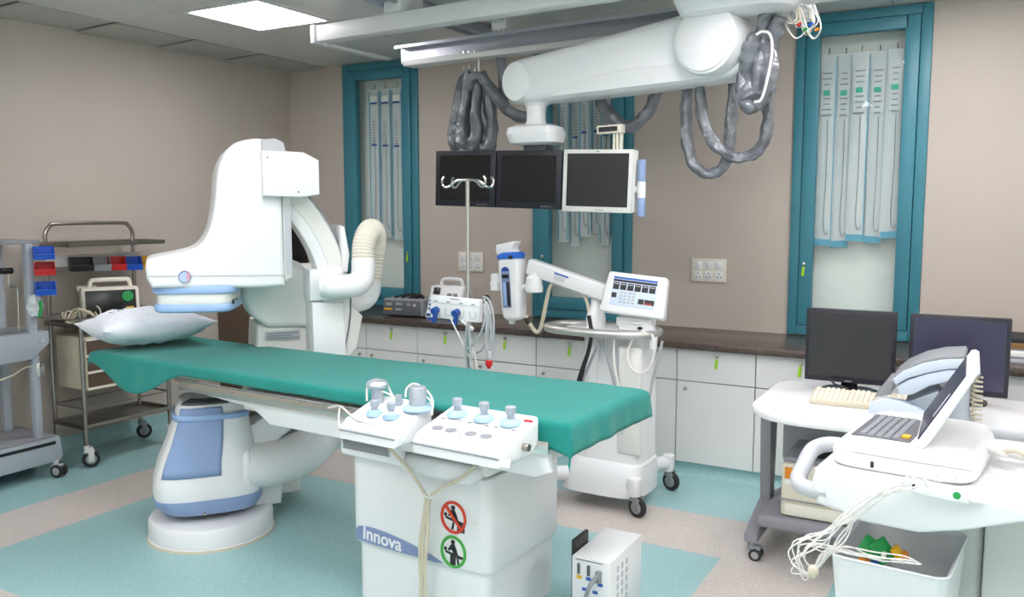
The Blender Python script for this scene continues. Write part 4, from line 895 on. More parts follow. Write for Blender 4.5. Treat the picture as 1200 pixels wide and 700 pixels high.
def slope(x, k, w_, h_, n_, m_):
    p = Vector((x, -.10 + .08 * k - .006, .05 + .175 * k)); B().box(p, (w_, .008, h_), (-(R(90) - nrm), 0, 0), .002).make(n_, m_, t)
slope(-.075, .80, .05, .05, 'paper_slot', 'black'); slope(.03, .66, .035, .022, 'soft_key', 'ink_grey'); slope(.075, .66, .03, .022, 'soft_key', 'ink_grey')
slope(-.02, .30, .13, .075, 'lcd_screen', 'lcd'); slope(.075, .3, .04, .07, 'key_field', 'grey_light')
for q in range(3): slope(-.108, .42 - q * .16, .014, .014, 'blue_key', 'ink_blue')
B().box((-.01, -.122, .028), (.22, .006, .018), None, .002).make('lettering_strip', 'ink_blue', t)
# ================================================================== corner behind the gantry
t = thing('corner_cabinet', 'dark brown wooden cabinet in the corner behind the gantry', 'cabinet', (-4.9, 4.9, 0), 0)
B().bx(-5.12, -4.66, 4.5, 5.30, .06, .98, .006).make('body', 'brown', t, world=True)
B().bx(-5.12, -4.68, 4.52, 5.28, 0, .06).make('plinth', 'black', t, world=True)
for a in (4.51, 4.905): B().bx(-4.66, -4.645, a, a + .385, .08, .96, .003).make('door', 'brown', t, world=True)
t = thing('black_tower', 'black upright equipment tower standing on the dark corner cabinet', 'equipment', (-4.92, 5.1, .98), 0)
B().bx(-5.10, -4.90, 5.08, 5.26, .98, 1.435, .006).make('case', 'black', t, world=True)
B().bx(-5.075, -5.05, 5.068, 5.08, 1.0, 1.43, .002).make('edge_strip', 'grey', t, world=True)

# ================================================================== stainless trolley by the left wall
TX0, TX1, TY0, TY1 = -5.0, -4.70, 3.10, 3.70
t = thing('steel_trolley', 'stainless steel trolley with shelves and raised top by the left wall', 'trolley', (-4.85, 3.4, 0), 0)
for x, y, zt in ((TX0, TY0, 1.36), (TX0, TY1, 1.36), (TX1, TY0, .95), (TX1, TY1, .95)):
    B().cyl((x, y, .12), (x, y, zt), .0125, n=16).make('post', 'steel', t, world=True); caster(t, x, y, .135, .05, ang=R(62) if x > -4.9 or y > 3.5 else R(-30), fork='offwhite' if x > -4.9 else 'grey')
def shelf(z, x0, x1, y0, y1, nm, m='steel'):
    s = B().bx(x0, x1, y0, y1, z, z + .004).bx(x0, x1, y0, y0 + .004, z, z + .025).bx(x0, x1, y1 - .004, y1, z, z + .025).bx(x0, x0 + .004, y0, y1, z, z + .025).bx(x1 - .004, x1, y0, y1, z, z + .025).make(nm, m, t, world=True)
    return s
shelf(.235, TX0 - .01, TX1 + .01, TY0 - .01, TY1 + .01, 'lower_shelf'); shelf(.855, TX0 - .01, TX1 + .01, TY0 - .03, TY1 + .01, 'middle_shelf')
shelf(1.335, TX0 - .03, TX1 - .05, TY0 - .02, TY1 + .06, 'top_shelf')
def guard(z, x0, x1, y0, y1, nm='guard_rail'):
    B().tube([(x0, y0, z), (x1, y0, z), (x1, y1, z), (x0, y1, z)], .006, 8, 1, closed=True).make(nm, 'steel', t, world=True)
guard(.36, TX0, TX1, TY0, TY1); guard(.915, TX0, TX1 + .06, TY0 - .10, TY1)
B().tube([(TX0, TY0, 1.36), (TX0, TY0, 1.41), (TX0, TY0 + .03, 1.455), (TX0, TY0 + .09, 1.47), (TX0, TY1 - .09, 1.47), (TX0, TY1 - .03, 1.455), (TX0, TY1, 1.41), (TX0, TY1, 1.36)], .0125, 14, 4).make('handle_bar', 'steel', t, world=True)
B().bx(-4.985, -4.975, TY0 - .02, TY1 + .04, 1.205, 1.275, .002).make('bin_rail', 'offwhite', t, world=True)
dw = B().bx(TX0 + .02, TX1 - .005, TY0 + .02, TY1 - .02, .47, .79, .003).make('drawer_unit', 'cord_cream', t, world=True)
for q in range(3): B().bx(TX1 - .006, TX1 + .002, TY0 + .035, TY1 - .035, .485 + q * .10, .565 + q * .10, .002).make('drawer_front', 'brown', dw, world=True)
for q in range(4): B().bx(TX1 - .006, TX1 + .012, TY0 + .025, TY1 - .025, .468 + q * .10, .482 + q * .10, .002).make('drawer_rim', 'ivory', dw, world=True)
def bin_(px, py, x, wd, hg, colr, label, group, tilt=0):
    p = at(px, py, x=x) + Vector((.02 if tilt < -20 else 0, 0, 0)); t_ = thing('storage_bin', label, 'bin', (p.x, p.y, p.z - hg / 2), R(tilt), group)
    dp = .10; h2 = hg
    b = B().bx(0, .004, -wd / 2, wd / 2, 0, h2).bx(0, dp, -wd / 2, wd / 2, 0, .004)
    for s in (-1, 1): b.prism([(0, 0), (dp * .92, 0), (dp, h2 * .35), (dp * .75, h2 * .62), (dp * .7, h2), (0, h2)], s * wd / 2 - .002, s * wd / 2 + .002, XZ)
    b.box((dp * .96, 0, h2 * .2), (.005, wd, h2 * .42), (0, R(12), 0)); b.make('bin_body', colr, t_)
    B().box((dp * 1.0, 0, h2 * .40), (.012, wd * 1.03, .008), None, .002).make('bin_rim', colr, t_)
    B().box((dp * .985, 0, h2 * .2), (.004, wd * .45, h2 * .18), (0, R(12), 0)).make('label_slot', colr, t_)
for i, (a, c, m_, l_) in enumerate(((91, 309, 'black', 'black plastic bin hanging first in the row on the steel trolley'), (114, 308.5, 'grey', 'grey plastic bin hanging between black and red bins'), (132, 308, 'red', 'red plastic bin in the row between grey and blue bins'),
                                    (151, 308, 'blue', 'blue plastic bin in the row between red and yellow bins'), (169, 307, 'yellow', 'yellow plastic bin at the end of the row near the gantry'))):
    bin_(a, c, -4.955, .125 if i == 0 else .10, .085, m_, l_, 'plastic bins on the trolley rail', -24)
# monitor on the trolley
t = thing('patient_monitor', 'portable cream patient monitor with green dial on the steel trolley', 'monitor', (-4.83, 3.39, .861), R(-30))
B().prism([(-.12, 0), (.10, 0), (.115, .02), (.085, .20), (.06, .215), (-.11, .205), (-.125, .19)], -.165, .165, XZ, .016, 3).make('case', 'ivory', t)
fm = frame_of((.105, 0, .115), (0, 1, 0), (-.16, 0, 1))
def fpt(a, c, w_, h_, n_, m_, dpt=.004):
    b = B().box((a, c, .003), (w_, h_, dpt), None, .001); b.bm.transform(fm); return b.make(n_, m_, t)
fpt(0, .0, .285, .165, 'front_panel', 'black', .006); fpt(-.035, .005, .19, .13, 'screen', 'screen_dark', .010)
b = B().lathe([(.034, 0), (.034, .012), (.03, .016), (.004, .016)], (.095, .04, .004), 24); b.bm.transform(fm); b.make('dial', 'green', t)
fpt(.105, -.035, .045, .022, 'warning_label', 'yellow', .010); fpt(.105, -.062, .045, .022, 'alarm_key', 'orange', .010)
for q in range(4): fpt(-.08 + q * .028, -.068, .008, .006, 'menu_key', 'grey_light', .010)
B().tube([(-.02, -.11, .20), (-.02, -.10, .245), (-.02, -.07, .255), (-.02, .09, .255), (-.02, .12, .245), (-.02, .13, .20)], .014, 10, 4).make('handle', 'ivory', t)
B().box((-.09, -.12, .20), (.09, .12, .04), None, .015).make('lead_pouch', 'offwhite', t)
t = thing('white_lead_coil', 'loose coil of white patient leads on the trolley middle shelf', 'cable', (-4.85, 3.2, .865), 0)
for q in range(5):
    c = Vector((-4.80 + .01 * q, 3.14 + .012 * q, .885 + .008 * q)); B().tube([c + Vector((.07 * math.cos(a), .075 * math.sin(a), .03 * math.sin(2 * a + q) + .02)) for a in [2 * math.pi * i_ / 10 for i_ in range(10)]], .005, 6, 4, closed=True).make('lead_loop', 'cord_cream', t, world=True)
# ================================================================== grey cart at the far left
t = thing('grey_equipment_cart', 'grey equipment cart with boxy shelves cut by the left edge', 'cart', (-4.87, 2.5, 0), 0)
CXa, CXb, CY = -5.08, -4.72, 2.90
B().bx(CXa, CXb, 1.9, CY - .0, 1.362, 1.385, .004).make('top_shelf', 'grey', t, world=True)
B().box((-4.74, 2.83, .79), (.045, .04, 1.15), None, .004).make('post', 'grey_cool', t, world=True)
B().box((-5.05, 2.83, .79), (.05, .045, 1.15), None, .004).make('post', 'grey_cool', t, world=True)
B().prism([(1.9, .86), (2.905, .86), (2.905, .79), (2.80, .71), (1.9, .69)], CXa, CXb + .022, YZ, .006, 2).make('equipment_box', 'grey_cool', t, world=True)
B().bx(CXa + .02, CXb - .03, 1.95, 2.86, .861, .866).make('box_top', 'grey', t, world=True)
B().cyl((CXb + .022, 2.86, .81), (CXb + .026, 2.86, .81), .014, n=18).make('round_logo', 'grey_light', t, world=True)
B().bx(CXb + .022, CXb + .024, 2.835, 2.885, .775, .785).make('logo_text', 'grey_light', t, world=True)
B().prism([(1.9, .235), (2.93, .235), (2.945, .12), (2.93, .09), (1.9, .09)], CXa, CXb + .03, YZ, .006, 2).make('lower_box', 'grey_cool', t, world=True)
B().bx(CXb + .029, CXb + .033, 1.95, 2.90, .196, .214).make('slot', 'black', t, world=True)
B().bx(CXa + .02, CXb + .02, 1.95, 2.91, .236, .25, .003).make('lower_lid', 'grey', t, world=True)
B().cyl((-4.735, 2.855, .60), (-4.735, 2.855, .68), .03, n=16, bev=.004).cyl((-4.735, 2.855, .64), (-4.70, 2.84, .645), .008, n=8).make('pole_clamp', 'chrome', t, world=True)
caster(t, -4.70, 2.90, .10, .038, twin=True, ang=R(20), fork='grey_light'); caster(t, -5.02, 2.90, .10, .038, twin=True, ang=R(60), fork='grey_light')
caster(t, -4.70, 2.0, .10, .038, twin=True, fork='grey_light'); caster(t, -5.02, 2.0, .10, .038, twin=True, fork='grey_light')
t2 = thing('gas_outlet_hook', 'black handled metal crank hanging above the grey cart box', 'tool', at(25, 385, x=-4.8), 0)
B().tube([at(0, 318, x=-4.8), at(14, 317.5, x=-4.8)], .018, 12, 1).make('grip', 'black', t2, world=True)
B().tube([at(10, 320, x=-4.8), at(10, 330, x=-4.8), at(13, 336, x=-4.8), at(19, 337, x=-4.8), at(21, 348, x=-4.8), at(22, 390, x=-4.8)], .005, 8, 4).make('crank_rod', 'chrome', t2, world=True)
for i, (a, c, m_, l_) in enumerate(((50, 296, 'blue', 'blue plastic bin, top of the three on the grey cart post'), (51, 314, 'red', 'red plastic bin, middle of the three on the grey cart post'), (52, 337, 'blue', 'blue plastic bin, lowest of the three on the grey cart post'))):
    bin_(a - 2, c, -4.712, .10, .072, m_, l_, 'plastic bins on the cart post', -28)
t2 = thing('clear_accessory_bag', 'crumpled clear plastic bag with a green clip hanging under the bins', 'bag', at(44, 370, x=-4.68), 0)
def bagf(u, v):
    c = at(41 + 10 * (u - .5) * 2 * (.6 + .4 * math.sin(v * 3)), 345 + 26 * v, x=-4.685)
    n_ = noise.noise(Vector((u * 6, v * 6, 3))) * .02
    return (c.x + n_ + .02 * math.sin(u * math.pi), c.y, c.z)
B().grid(bagf, 14, 14).make('bag_film', 'film', t2, world=True, solid=.001)
B().tube([at(47, 353, x=-4.66), at(48, 362, x=-4.66), at(46, 372, x=-4.66)], .009, 8, 3).make('green_clip', 'green', t2, world=True)
wcable('drain_tube', 'thin pale tube drooping below the grey cart box', [at(0, 446, x=-4.75), at(15, 440, x=-4.75), at(28, 432, x=-4.75), at(38, 429, x=-4.72)], .005, 'cord_cream')
# ================================================================== computer desk on the right
t = thing('computer_desk', 'white topped computer desk with grey metal frame on castors', 'desk', (0, 3.85, 0), 0)
DX0, DX1, DY0, DY1 = -.865, .95, 3.44, 4.26
poly = [(DX0 + .25 - .25 * math.cos(R(a)), DY0 + .25 - .25 * math.sin(R(a))) for a in range(0, 91, 10)] + [(DX1, DY0), (DX1, DY1)] + [(DX0 + .12 - .12 * math.sin(R(a)), DY1 - .12 + .12 * math.cos(R(a))) for a in range(0, 91, 15)]
B().prism(poly, .692, .722, None, .006, 2).make('desktop', 'white', t, world=True)
for x in (-.86, .88):
    B().prism([(3.95, .16), (4.02, .16), (4.06, .69), (3.90, .69)], x - .025, x + .025, YZ, .008, 2).make('leg', 'desk_grey', t, world=True)
    B().prism([(3.68, .085), (4.42, .085), (4.42, .12), (4.02, .20), (3.93, .20), (3.68, .125)], x - .03, x + .03, YZ, .008, 2).make('foot', 'desk_grey', t, world=True)
    caster(t, x - .0, 3.71, .09, .028, twin=True, fork='grey'); caster(t, x, 4.40, .09, .028, twin=True, fork='grey')
B().bx(-.83, .85, 3.66, 4.15, .165, .225, .02, 3).make('lower_shelf', 'desk_grey', t, world=True)
B().bx(-.83, .85, 4.16, 4.18, .35, .69, .003).make('back_panel', 'grey_light', t, world=True)
def desk_monitor(xc, zc, wd, hg, scr, label, rz):
    t = thing('desktop_monitor', label, 'monitor', (xc, 4.08, .722), R(rz), 'flat monitors on the desk')
    B().box((0, .0, zc - .722), (wd, .03, hg), None, .006).make('housing', 'navy_bezel', t)
    B().box((0, .03, zc - .722), (wd * .7, .04, hg * .6), None, .015).make('back_shell', 'black', t)
    B().box((0, -.0155, zc - .722 + .004), (wd - .032, .003, hg - .04), None, .001, 1).make('screen', scr, t)
    B().box((0, -.0165, zc - .722 - hg / 2 + .009), (.03, .002, .005)).make('badge', 'grey', t)
    B().box((0, .03, .09), (.07, .025, .17), None, .006).make('stand_neck', 'black_gloss', t)
    B().loft([(0, 0, .03, .12, .085, 3), (.008, 0, .03, .12, .085, 3), (.014, 0, .03, .10, .07, 3)], 28).make('stand_foot', 'black_gloss', t)
desk_monitor(-.532, .935, .385, .335, 'screen_grey', 'black desktop monitor on the left of the desk, above the keyboard', 0)
desk_monitor(-.095, .932, .385, .338, 'screen_blue', 'black desktop monitor with bluish screen on the right of the desk', 0)
t = thing('keyboard', 'cream computer keyboard on the desk below the left monitor', 'keyboard', (-.43, 3.85, .722), R(2))
km = Matrix.Rotation(R(6), 4, 'X')
def kpart(b, n, m, p): b.bm.transform(Matrix.Translation((0, 0, .012)) @ km); return b.make(n, m, p)
kb = kpart(B().box((0, 0, .008), (.44, .19, .024), None, .008), 'case', 'cord_cream', t)
key0 = None
for r2 in range(6):
    for q in range(20):
        x = -.20 + q * .0205; y = .07 - r2 * .0265
        if q in (15,) or (r2 == 0 and q in (1, 6, 11)): continue
        if key0 is None:
            key0 = kpart(B().loft([(0, 0, 0, .0085, .0105, 5), (.007, 0, .001, .0065, .008, 5)], 12), 'key', 'ivory', t); key0.location = (0, 0, 0); kdata = key0.data; bpy.data.objects.remove(key0); key0 = 1
        o = bpy.data.objects.new('key', kdata); COL.objects.link(o); o.parent = t; o.location = km @ Vector((x, y, .020))
wcable('monitor_cable', 'short black cable curling behind the left desk monitor', [at(972, 443, y=4.0), at(978, 450, y=3.99), at(986, 453, y=3.98), at(994, 456, y=3.98)], .005, 'cord_black')
# silver desk device with curved handset
t = thing('desk_phone_unit', 'silver desk unit with curved handset on a round column beside the keyboard', 'device', (-.1, 3.62, .722), 0)
pz = lambda *p: [(at(a, c, y=3.62).x, at(a, c, y=3.62).z) for a, c in p]
B().lathe([(.085, .722), (.08, .735), (.06, .75), (.052, .80), (.055, .88), (.07, .915), (.085, .93)], (at(1118, 480, y=3.66).x, 3.66, 0), 30).make('column', 'silver', t, world=True)
B().prism(pz((1022, 478), (1023, 466), (1040, 461), (1062, 465), (1080, 473), (1096, 485), (1079, 496), (1060, 485), (1042, 480)), 3.50, 3.56, XZ, .006, 2).make('cradle_arm', 'phone_side', t, world=True)
B().prism(pz((1026, 463), (1042, 443), (1053, 443), (1046, 459)), 3.55, 3.74, XZ, .005, 2).make('cradle_end', 'grey', t, world=True)
B().prism(pz((1062, 468), (1100, 455), (1112, 470), (1112, 494), (1084, 492)), 3.56, 3.74, XZ, .008, 2).make('cradle_back', 'silver', t, world=True)
B().prism(pz((1054, 447), (1068, 439), (1090, 432), (1112, 428), (1132, 428), (1135, 436), (1112, 441), (1092, 446), (1072, 456), (1058, 457)), 3.50, 3.72, XZ, .005, 2).make('handset_body', 'phone_side', t, world=True)
B().prism(pz((1050, 438), (1062, 429), (1084, 420), (1106, 416), (1130, 415), (1133, 426), (1112, 427), (1090, 431), (1068, 437), (1053, 445)), 3.495, 3.725, XZ, .005, 2).make('handset_upper', 'phone_side', t, world=True)
B().prism(pz((1050, 436.5), (1062, 427), (1084, 417.5), (1106, 413), (1131, 412), (1133, 415), (1108, 416), (1085, 420), (1063, 429.5), (1052, 438)), 3.50, 3.77, XZ, .003, 2).make('handset_cap', 'grey', t, world=True)
B().tube([at(a, c, y=3.70) for a, c in ((1130, 424), (1138, 421), (1143, 428), (1142, 440), (1143, 446))], .010, 10, 5).make('cord_lead', 'cord_cream', t, world=True)
hel = []
for q in range(90):
    a = q * .75; z0 = at(1145, 442, y=3.66); z1 = at(1144, 500, y=3.66); c = z0.lerp(z1, q / 89); hel.append(c + Vector((.018 * math.cos(a), .018 * math.sin(a), 0)))
B().tube(hel, .0045, 6, 1).make('coiled_cord', 'cord_cream', t, world=True)
# printer on the shelf
t = thing('desktop_printer', 'cream desktop printer with an orange sticker on the desk lower shelf', 'printer', (-.58, 3.87, .225), 0)
B().bx(-0.740, -0.360, 3.70, 4.06, .226, .46, .012, 3).make('case', 'cream', t, world=True)
B().bx(-0.745, -0.355, 3.69, 4.065, .30, .305, .001).make('seam', 'grey', t, world=True)
B().bx(-0.740, -0.360, 3.72, 4.06, .455, .485, .012, 2).make('top_cover', 'desk_grey', t, world=True)
B().bx(-0.670, -0.420, 3.76, 3.92, .484, .489).make('output_slot', 'black', t, world=True)
B().bx(-0.725, -0.655, 3.697, 3.70, .395, .445).make('orange_sticker', 'orange', t, world=True); B().bx(-0.725, -0.655, 3.697, 3.70, .370, .393).make('white_sticker', 'paper', t, world=True)
B().bx(-0.720, -0.380, 3.692, 3.70, .235, .285, .002).make('paper_tray', 'ivory', t, world=True)
# papers at the end of the counter
t = thing('folder_stack', 'stack of brown and white papers on the counter behind the right monitor', 'papers', (.24, 5.0, .795), 0)
for q, (w_, h_, m_) in enumerate(((.30, .022, 'grey_light'), (.29, .012, 'ink_grey'), (.28, .03, 'paper'), (.30, .008, 'ink_grey'), (.27, .03, 'brown_paper'), (.28, .022, 'ink'))):
    z = .7955 + sum((.022, .012, .03, .008, .03, .022)[:q]); B().bx(.09 + .005 * (q % 2), .09 + w_, 4.84, 5.12, z, z + h_, .002).make('paper_layer', m_, t, world=True)
# ================================================================== white box on the floor
t = thing('floor_power_box', 'white metal power box with vent slots standing beside the pedestal', 'equipment box', (-1.225, 2.93, 0), 0)
B().bx(-1.302, -1.147, 2.765, 3.09, .012, .27, .006).make('case', 'white', t, world=True)
for x in (-1.28, -1.17):
    for y in (2.80, 3.06): B().cyl((x, y, 0), (x, y, .014), .012, n=10).make('foot', 'rubber', t, world=True)
B().bx(-1.322, -1.306, 2.80, 2.93, .05, .315, .007, 3).make('side_bracket', 'black', t, world=True)
B().bx(-1.324, -1.3205, 2.83, 2.90, .262, .278).make('bracket_label', 'grey_light', t, world=True)
yv = 2.764
B().bx(-1.285, -1.175, yv - .001, yv + .001, .260, .262).make('seam', 'ink', t, world=True)
for x, z in ((-1.272, .226), (-1.232, .226)): B().bx(x - .005, x + .005, yv - .006, yv, z - .02, z + .02, .001).make('port', 'grey_dark', t, world=True)
B().bx(-1.200, -1.178, yv - .018, yv, .19, .235, .004).make('plug', 'grey', t, world=True)
for x, z, m_ in ((-1.270, .193, 'yellow'), (-1.232, .193, 'ink_blue'), (-1.185, .180, 'ink_blue'), (-1.248, .150, 'ink_blue'), (-1.205, .147, 'ink_blue')): B().bx(x - .010, x + .010, yv - .0015, yv, z - .006, z + .006).make('port_label', m_, t, world=True)
for c_ in range(3):
    for r2 in range(6): B().bx(-1.1475, -1.1455, 2.83 + c_ * .045, 2.845 + c_ * .045, .04 + r2 * .034, .062 + r2 * .034).make('vent_slot', 'grey_light', t, world=True)
B().tube([(-1.189, yv - .015, .22), (-1.200, yv - .05, .20), (-1.215, yv - .06, .15), (-1.22, yv - .06, .06), (-1.25, yv - .10, .01), (-1.35, yv - .25, .008)], .008, 8, 6).make('power_lead', 'grey', t, world=True)
B().bx(-1.300, -1.149, 2.7635, 2.7655, .015, .018).make('lower_seam', 'ink_grey', t, world=True)
# ================================================================== ECG machine on its cart
E_ = thing('ecg_cart', 'white wheeled ECG cart with grey loop handle and open bin', 'cart', (-.12, 2.5, -.012), R(-6))
def ew(name, m, b, p=E_): return b.make(name, m, p)
ew('top_tray', 'white', B().prism([(-.23, .885), (-.24, .84), (-.22, .79), (-.10, .765), (.02, .765), (.10, .79), (.26, .85), (.40, .90), (.40, .93), (.25, .90), (.2, .885)], -.24, .26, XZ, .018, 3))
ew('front_fascia', 'white', B().prism([(-.20, .86), (-.19, .80), (-.10, .775), (.03, .775), (.12, .80), (.30, .87), (.30, .885), (-.19, .885)], -.262, -.235, XZ, .01, 3))
hb = [(-.19, -.16, .875), (-.24, -.17, .872), (-.285, -.18, .86), (-.305, -.20, .84), (-.30, -.22, .82), (-.27, -.235, .812), (-.20, -.24, .812)]
ew('loop_handle', 'grey_light', B().tube([(-.19, -.02, .90), (-.25, -.03, .90), (-.285, -.06, .885), (-.29, -.12, .855), (-.285, -.19, .828), (-.25, -.215, .82), (-.19, -.22, .82)], .022, 14, 6))
ew('rear_rail', 'grey_light', B().tube([(.10, .26, .93), (.28, .22, .935), (.40, .0, .93), (.38, -.2, .93)], .018, 12, 5))
ew('column', 'offwhite', B().bx(.03, .13, .145, .30, .10, .80, .02, 3))
ew('side_cabinet', 'offwhite', B().bx(.135, .36, .12, .34, .15, .74, .008))
ew('base_frame', 'grey', B().bx(-.22, .30, -.2, .28, .08, .13, .02, 3))
for x, y in ((-.2, -.18), (.28, -.18), (-.2, .26), (.28, .26)): caster(E_, x, y, .1, .04, world=False)
bn = B(); pb = [(-.235, -.235), (.045, -.235), (.045, .13), (-.235, .13)]
def rr(x0, x1, y0, y1, r, z, n=6):
    pts = []
    for cx_, cy_, a0 in ((x1 - r, y1 - r, 0), (x0 + r, y1 - r, 90), (x0 + r, y0 + r, 180), (x1 - r, y0 + r, 270)):
        for q in range(n + 1): pts.append((cx_ + r * math.cos(R(a0 + 90 * q / n)), cy_ + r * math.sin(R(a0 + 90 * q / n)), z))
    return pts
rings = [rr(-0.165, 0.080, -.215, .11, .03, .44), rr(-0.185, 0.095, -.235, .13, .035, .655), rr(-0.190, 0.100, -.24, .135, .037, .66), rr(-0.186, 0.096, -.236, .131, .035, .664), rr(-0.178, 0.088, -.228, .123, .033, .655), rr(-0.160, 0.075, -.21, .105, .03, .445)]
V = [[bn.bm.verts.new(p) for p in r_2] for r_2 in rings]; n = len(V[0])
for A, C in zip(V, V[1:]):
    for j in range(n): bn.bm.faces.new((A[j], A[(j + 1) % n], C[(j + 1) % n], C[j]))
bn.bm.faces.new(V[0][::-1]); bn.bm.faces.new(V[-1])
ew('open_bin', 'white', bn)
ew('bin_back_board', 'grey_light', B().bx(-.185, .028, .137, .155, .50, .80, .004))
ew('socket_strip', 'blue_panel', B().bx(-.16, -.04, -.02, .06, .70, .76, .004)); 
ew('socket_hole', 'black', B().cyl((-.12, -.021, .73), (-.12, -.024, .73), .006, n=10).cyl((-.085, -.021, .73), (-.085, -.024, .73), .006, n=10))
F_ = thing('ecg_machine', 'white ECG machine with keyboard and tilted screen on the cart', 'ECG machine', (-.152, 2.535, .874), R(-7))
B().loft([(0, 0, 0, .165, .205, 7), (.008, 0, 0, .175, .215, 7), (.035, 0, 0, .178, .218, 7), (.055, .004, .002, .168, .21, 7), (.074, .008, .004, .150, .20, 6), (.078, .01, .004, .135, .185, 6)], 48).make('case', 'white', F_)
B().box((0, -.2165, .045), (.335, .002, .0012)).make('seam', 'ink_grey', F_)
kf = B().box((-.055, -.03, .0785), (.145, .27, .004), None, .001).make('keyboard_panel', 'grey_dark', F_)
kd = None
for r2 in range(5):
    for q in range(13):
        if kd is None:
            k0 = B().loft([(0, 0, 0, .0088, .0085, 5), (.004, 0, 0, .007, .0068, 5)], 12).make('key', 'ink_grey', F_); kd = k0.data; bpy.data.objects.remove(k0)
        o = bpy.data.objects.new('key', kd); COL.objects.link(o); o.parent = F_; o.location = (-.102 + r2 * .0205, -.145 + q * .0195, .0805)
B().box((.0, -.12, .083), (.02, .03, .005), None, .001).make('start_key', 'yellow', F_)
B().box((-.125, .10, .0785), (.015, .03, .003)).make('brand_plate', 'grey_light', F_)
sm = Matrix.Translation((.02, -.01, .075)) @ Matrix.Rotation(R(8), 4, 'Z') @ Matrix.Rotation(R(-60), 4, 'Y')
def spart(b, n, m, p): b.bm.transform(sm); return b.make(n, m, p)
lid = spart(B().prism([(0, -.006), (.0, .012), (.235, .014), (.243, .006), (.243, -.004), (.10, -.010), (.02, -.012)], -.19, .17, XZ, .008, 3), 'screen_lid', 'white', F_)
for v in lid.data.vertices: pass
spart(B().bx(.015, .215, -.17, .15, .0125, .0155), 'screen', 'screen_blue', lid); spart(B().bx(.08, .15, -.15, -.13, .0155, .0165), 'screen_mark', 'grey_light', lid)  # dark screen with a small pale grey rectangle on its face
B().box((-.06, -.2175, .02), (.008, .003, .016)).make('card_slot', 'ink', F_); B().box((.11, -.2175, .028), (.05, .002, .022)).make('door_seam', 'offwhite', F_)
B().cyl((.17, .08, .04), (.30, .06, .03), .018, n=14, bev=.003).cyl((.17, .02, .05), (.22, .0, .045), .012, n=12).make('rear_plug', 'offwhite', F_)
B().tube([(.21, .0, .05), (.25, -.02, .06), (.30, -.03, .03), (.36, .02, .01)], .006, 8, 5).make('rear_cable', 'cord_cream', F_)
# acquisition module and leads
t = thing('lead_module', 'small white ECG lead module with a green dot on the cart front', 'ECG module', at(1110, 575, y=2.2), 0)
mm = frame_of(at(1102, 576, y=2.205), (1, 0, -.06), (0, .25, 1))
def mp(b, n, m): b.bm.transform(mm); return b.make(n, m, t, world=True)
mp(B().box((0, 0, 0), (.125, .036, .02), None, .006), 'case', 'white'); mp(B().cyl((.035, -.002, .0105), (.035, -.002, .0125), .0085, n=20), 'green_dot', 'green')
mp(B().box((-.072, .0, .0), (.02, .016, .014), None, .002), 'plug', 'offwhite'); mp(B().box((.075, -.004, 0), (.03, .014, .012), None, .003), 'plug', 'offwhite'); mp(B().box((-.058, 0, .0105), (.006, .012, .002)), 'plug_tip', 'ink')
t = thing('ecg_lead_wires', 'tangle of thin white ECG lead wires hanging off the cart', 'wires', at(955, 670, y=2.16), 0)
random.seed(11)
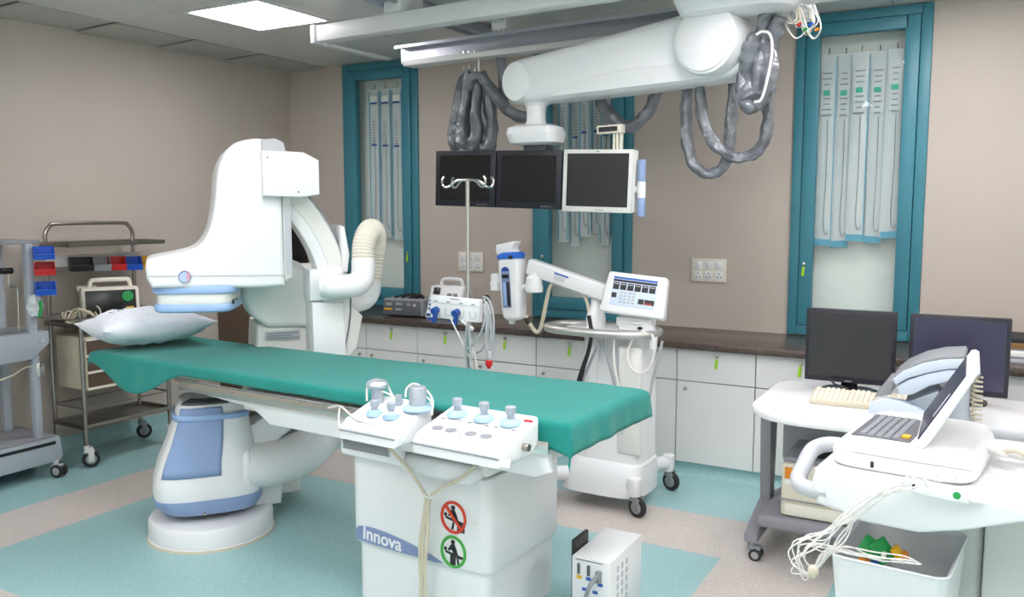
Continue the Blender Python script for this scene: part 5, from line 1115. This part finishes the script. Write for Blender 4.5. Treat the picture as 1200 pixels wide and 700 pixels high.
for q in range(14):
    s0 = (random.uniform(1058, 1086), random.uniform(556, 576)); yq = 2.14 + .005 * q
    if q < 7:
        pts = [s0, (1040 + random.uniform(-14, 8), 572 + random.uniform(-14, 8)), (1000 + random.uniform(-14, 10), 600 + random.uniform(-16, 14)), (968 + random.uniform(-10, 10), 626 + random.uniform(-8, 14)), (940 + random.uniform(-12, 8), 640 + random.uniform(-14, 14)), (930 + random.uniform(-4, 8), 662 + random.uniform(-8, 8)), (944, 678 + random.uniform(-8, 4)), (953, 670)]
    elif q < 11:
        pts = [s0, (1020 + random.uniform(-12, 8), 590 + random.uniform(-6, 8)), (985 + random.uniform(-8, 8), 628 + random.uniform(-8, 8)), (965 + random.uniform(-6, 6), 652), (955, 668), (948 + random.uniform(-8, 4), 655), (946 + random.uniform(-10, 6), 640), (965, 640 + random.uniform(-6, 8)), (1000, 650 + random.uniform(-4, 6)), (1040 + random.uniform(-10, 30), 656 + random.uniform(-2, 5))]
    else:
        pts = [(953, 668), (965, 655 + random.uniform(-10, 3)), (990, 648 + random.uniform(-8, 4)), (1025, 652 + random.uniform(-5, 5)), (1060, 656 + random.uniform(-4, 4)), (1080, 662)]
    B().tube([at(a, c, y=yq) for a, c in pts], .0019, 6, 6).make('lead_wire', 'cord_white', t, world=True)
B().ball(at(953, 670, y=2.13), (.014, .012, .018), n=12).make('wire_clip', 'cord_cream', t, world=True)
for a, c in ((1068, 556), (1083, 562), (1097, 556)): B().cyl(at(a, c, y=2.185), at(a + 5, c + 9, y=2.185), .004, n=8).make('lead_end', 'offwhite', t, world=True)
def lump(name, label, cat, parts):
    t = thing(name, label, cat, parts[0][1], 0)
    for nm, p, sz, rot, m_ in parts: B().box(p, sz, rot, .004).make(nm, m_, t, world=True)
Pb = lambda px, py, y: at(px, py, y=y)
lump('green_limb_clamp', 'green plastic limb clamp lying in the cart bin', 'clamp', [('jaw', Pb(1020, 642, 2.34), (.05, .05, .012), (R(60), R(30), 0), 'green'), ('jaw', Pb(1034, 646, 2.34), (.06, .05, .012), (R(60), R(55), 0), 'green'), ('spring', Pb(1036, 650, 2.33), (.012, .03, .012), None, 'offwhite')])
lump('yellow_limb_clamp', 'yellow plastic limb clamp at the right of the green clamp', 'clamp', [('jaw', Pb(1052, 648, 2.34), (.035, .03, .014), (R(20), R(50), 0), 'yellow'), ('jaw', Pb(1058, 653, 2.34), (.03, .03, .014), (R(20), R(-40), 0), 'orange')])
lump('orange_limb_clamp', 'orange plastic limb clamp left of the green clamp', 'clamp', [('jaw', Pb(1014, 658, 2.34), (.035, .03, .014), (R(10), R(20), 0), 'orange'), ('grip', Pb(1024, 660, 2.34), (.03, .02, .012), (0, R(-20), 0), 'ink_blue')])
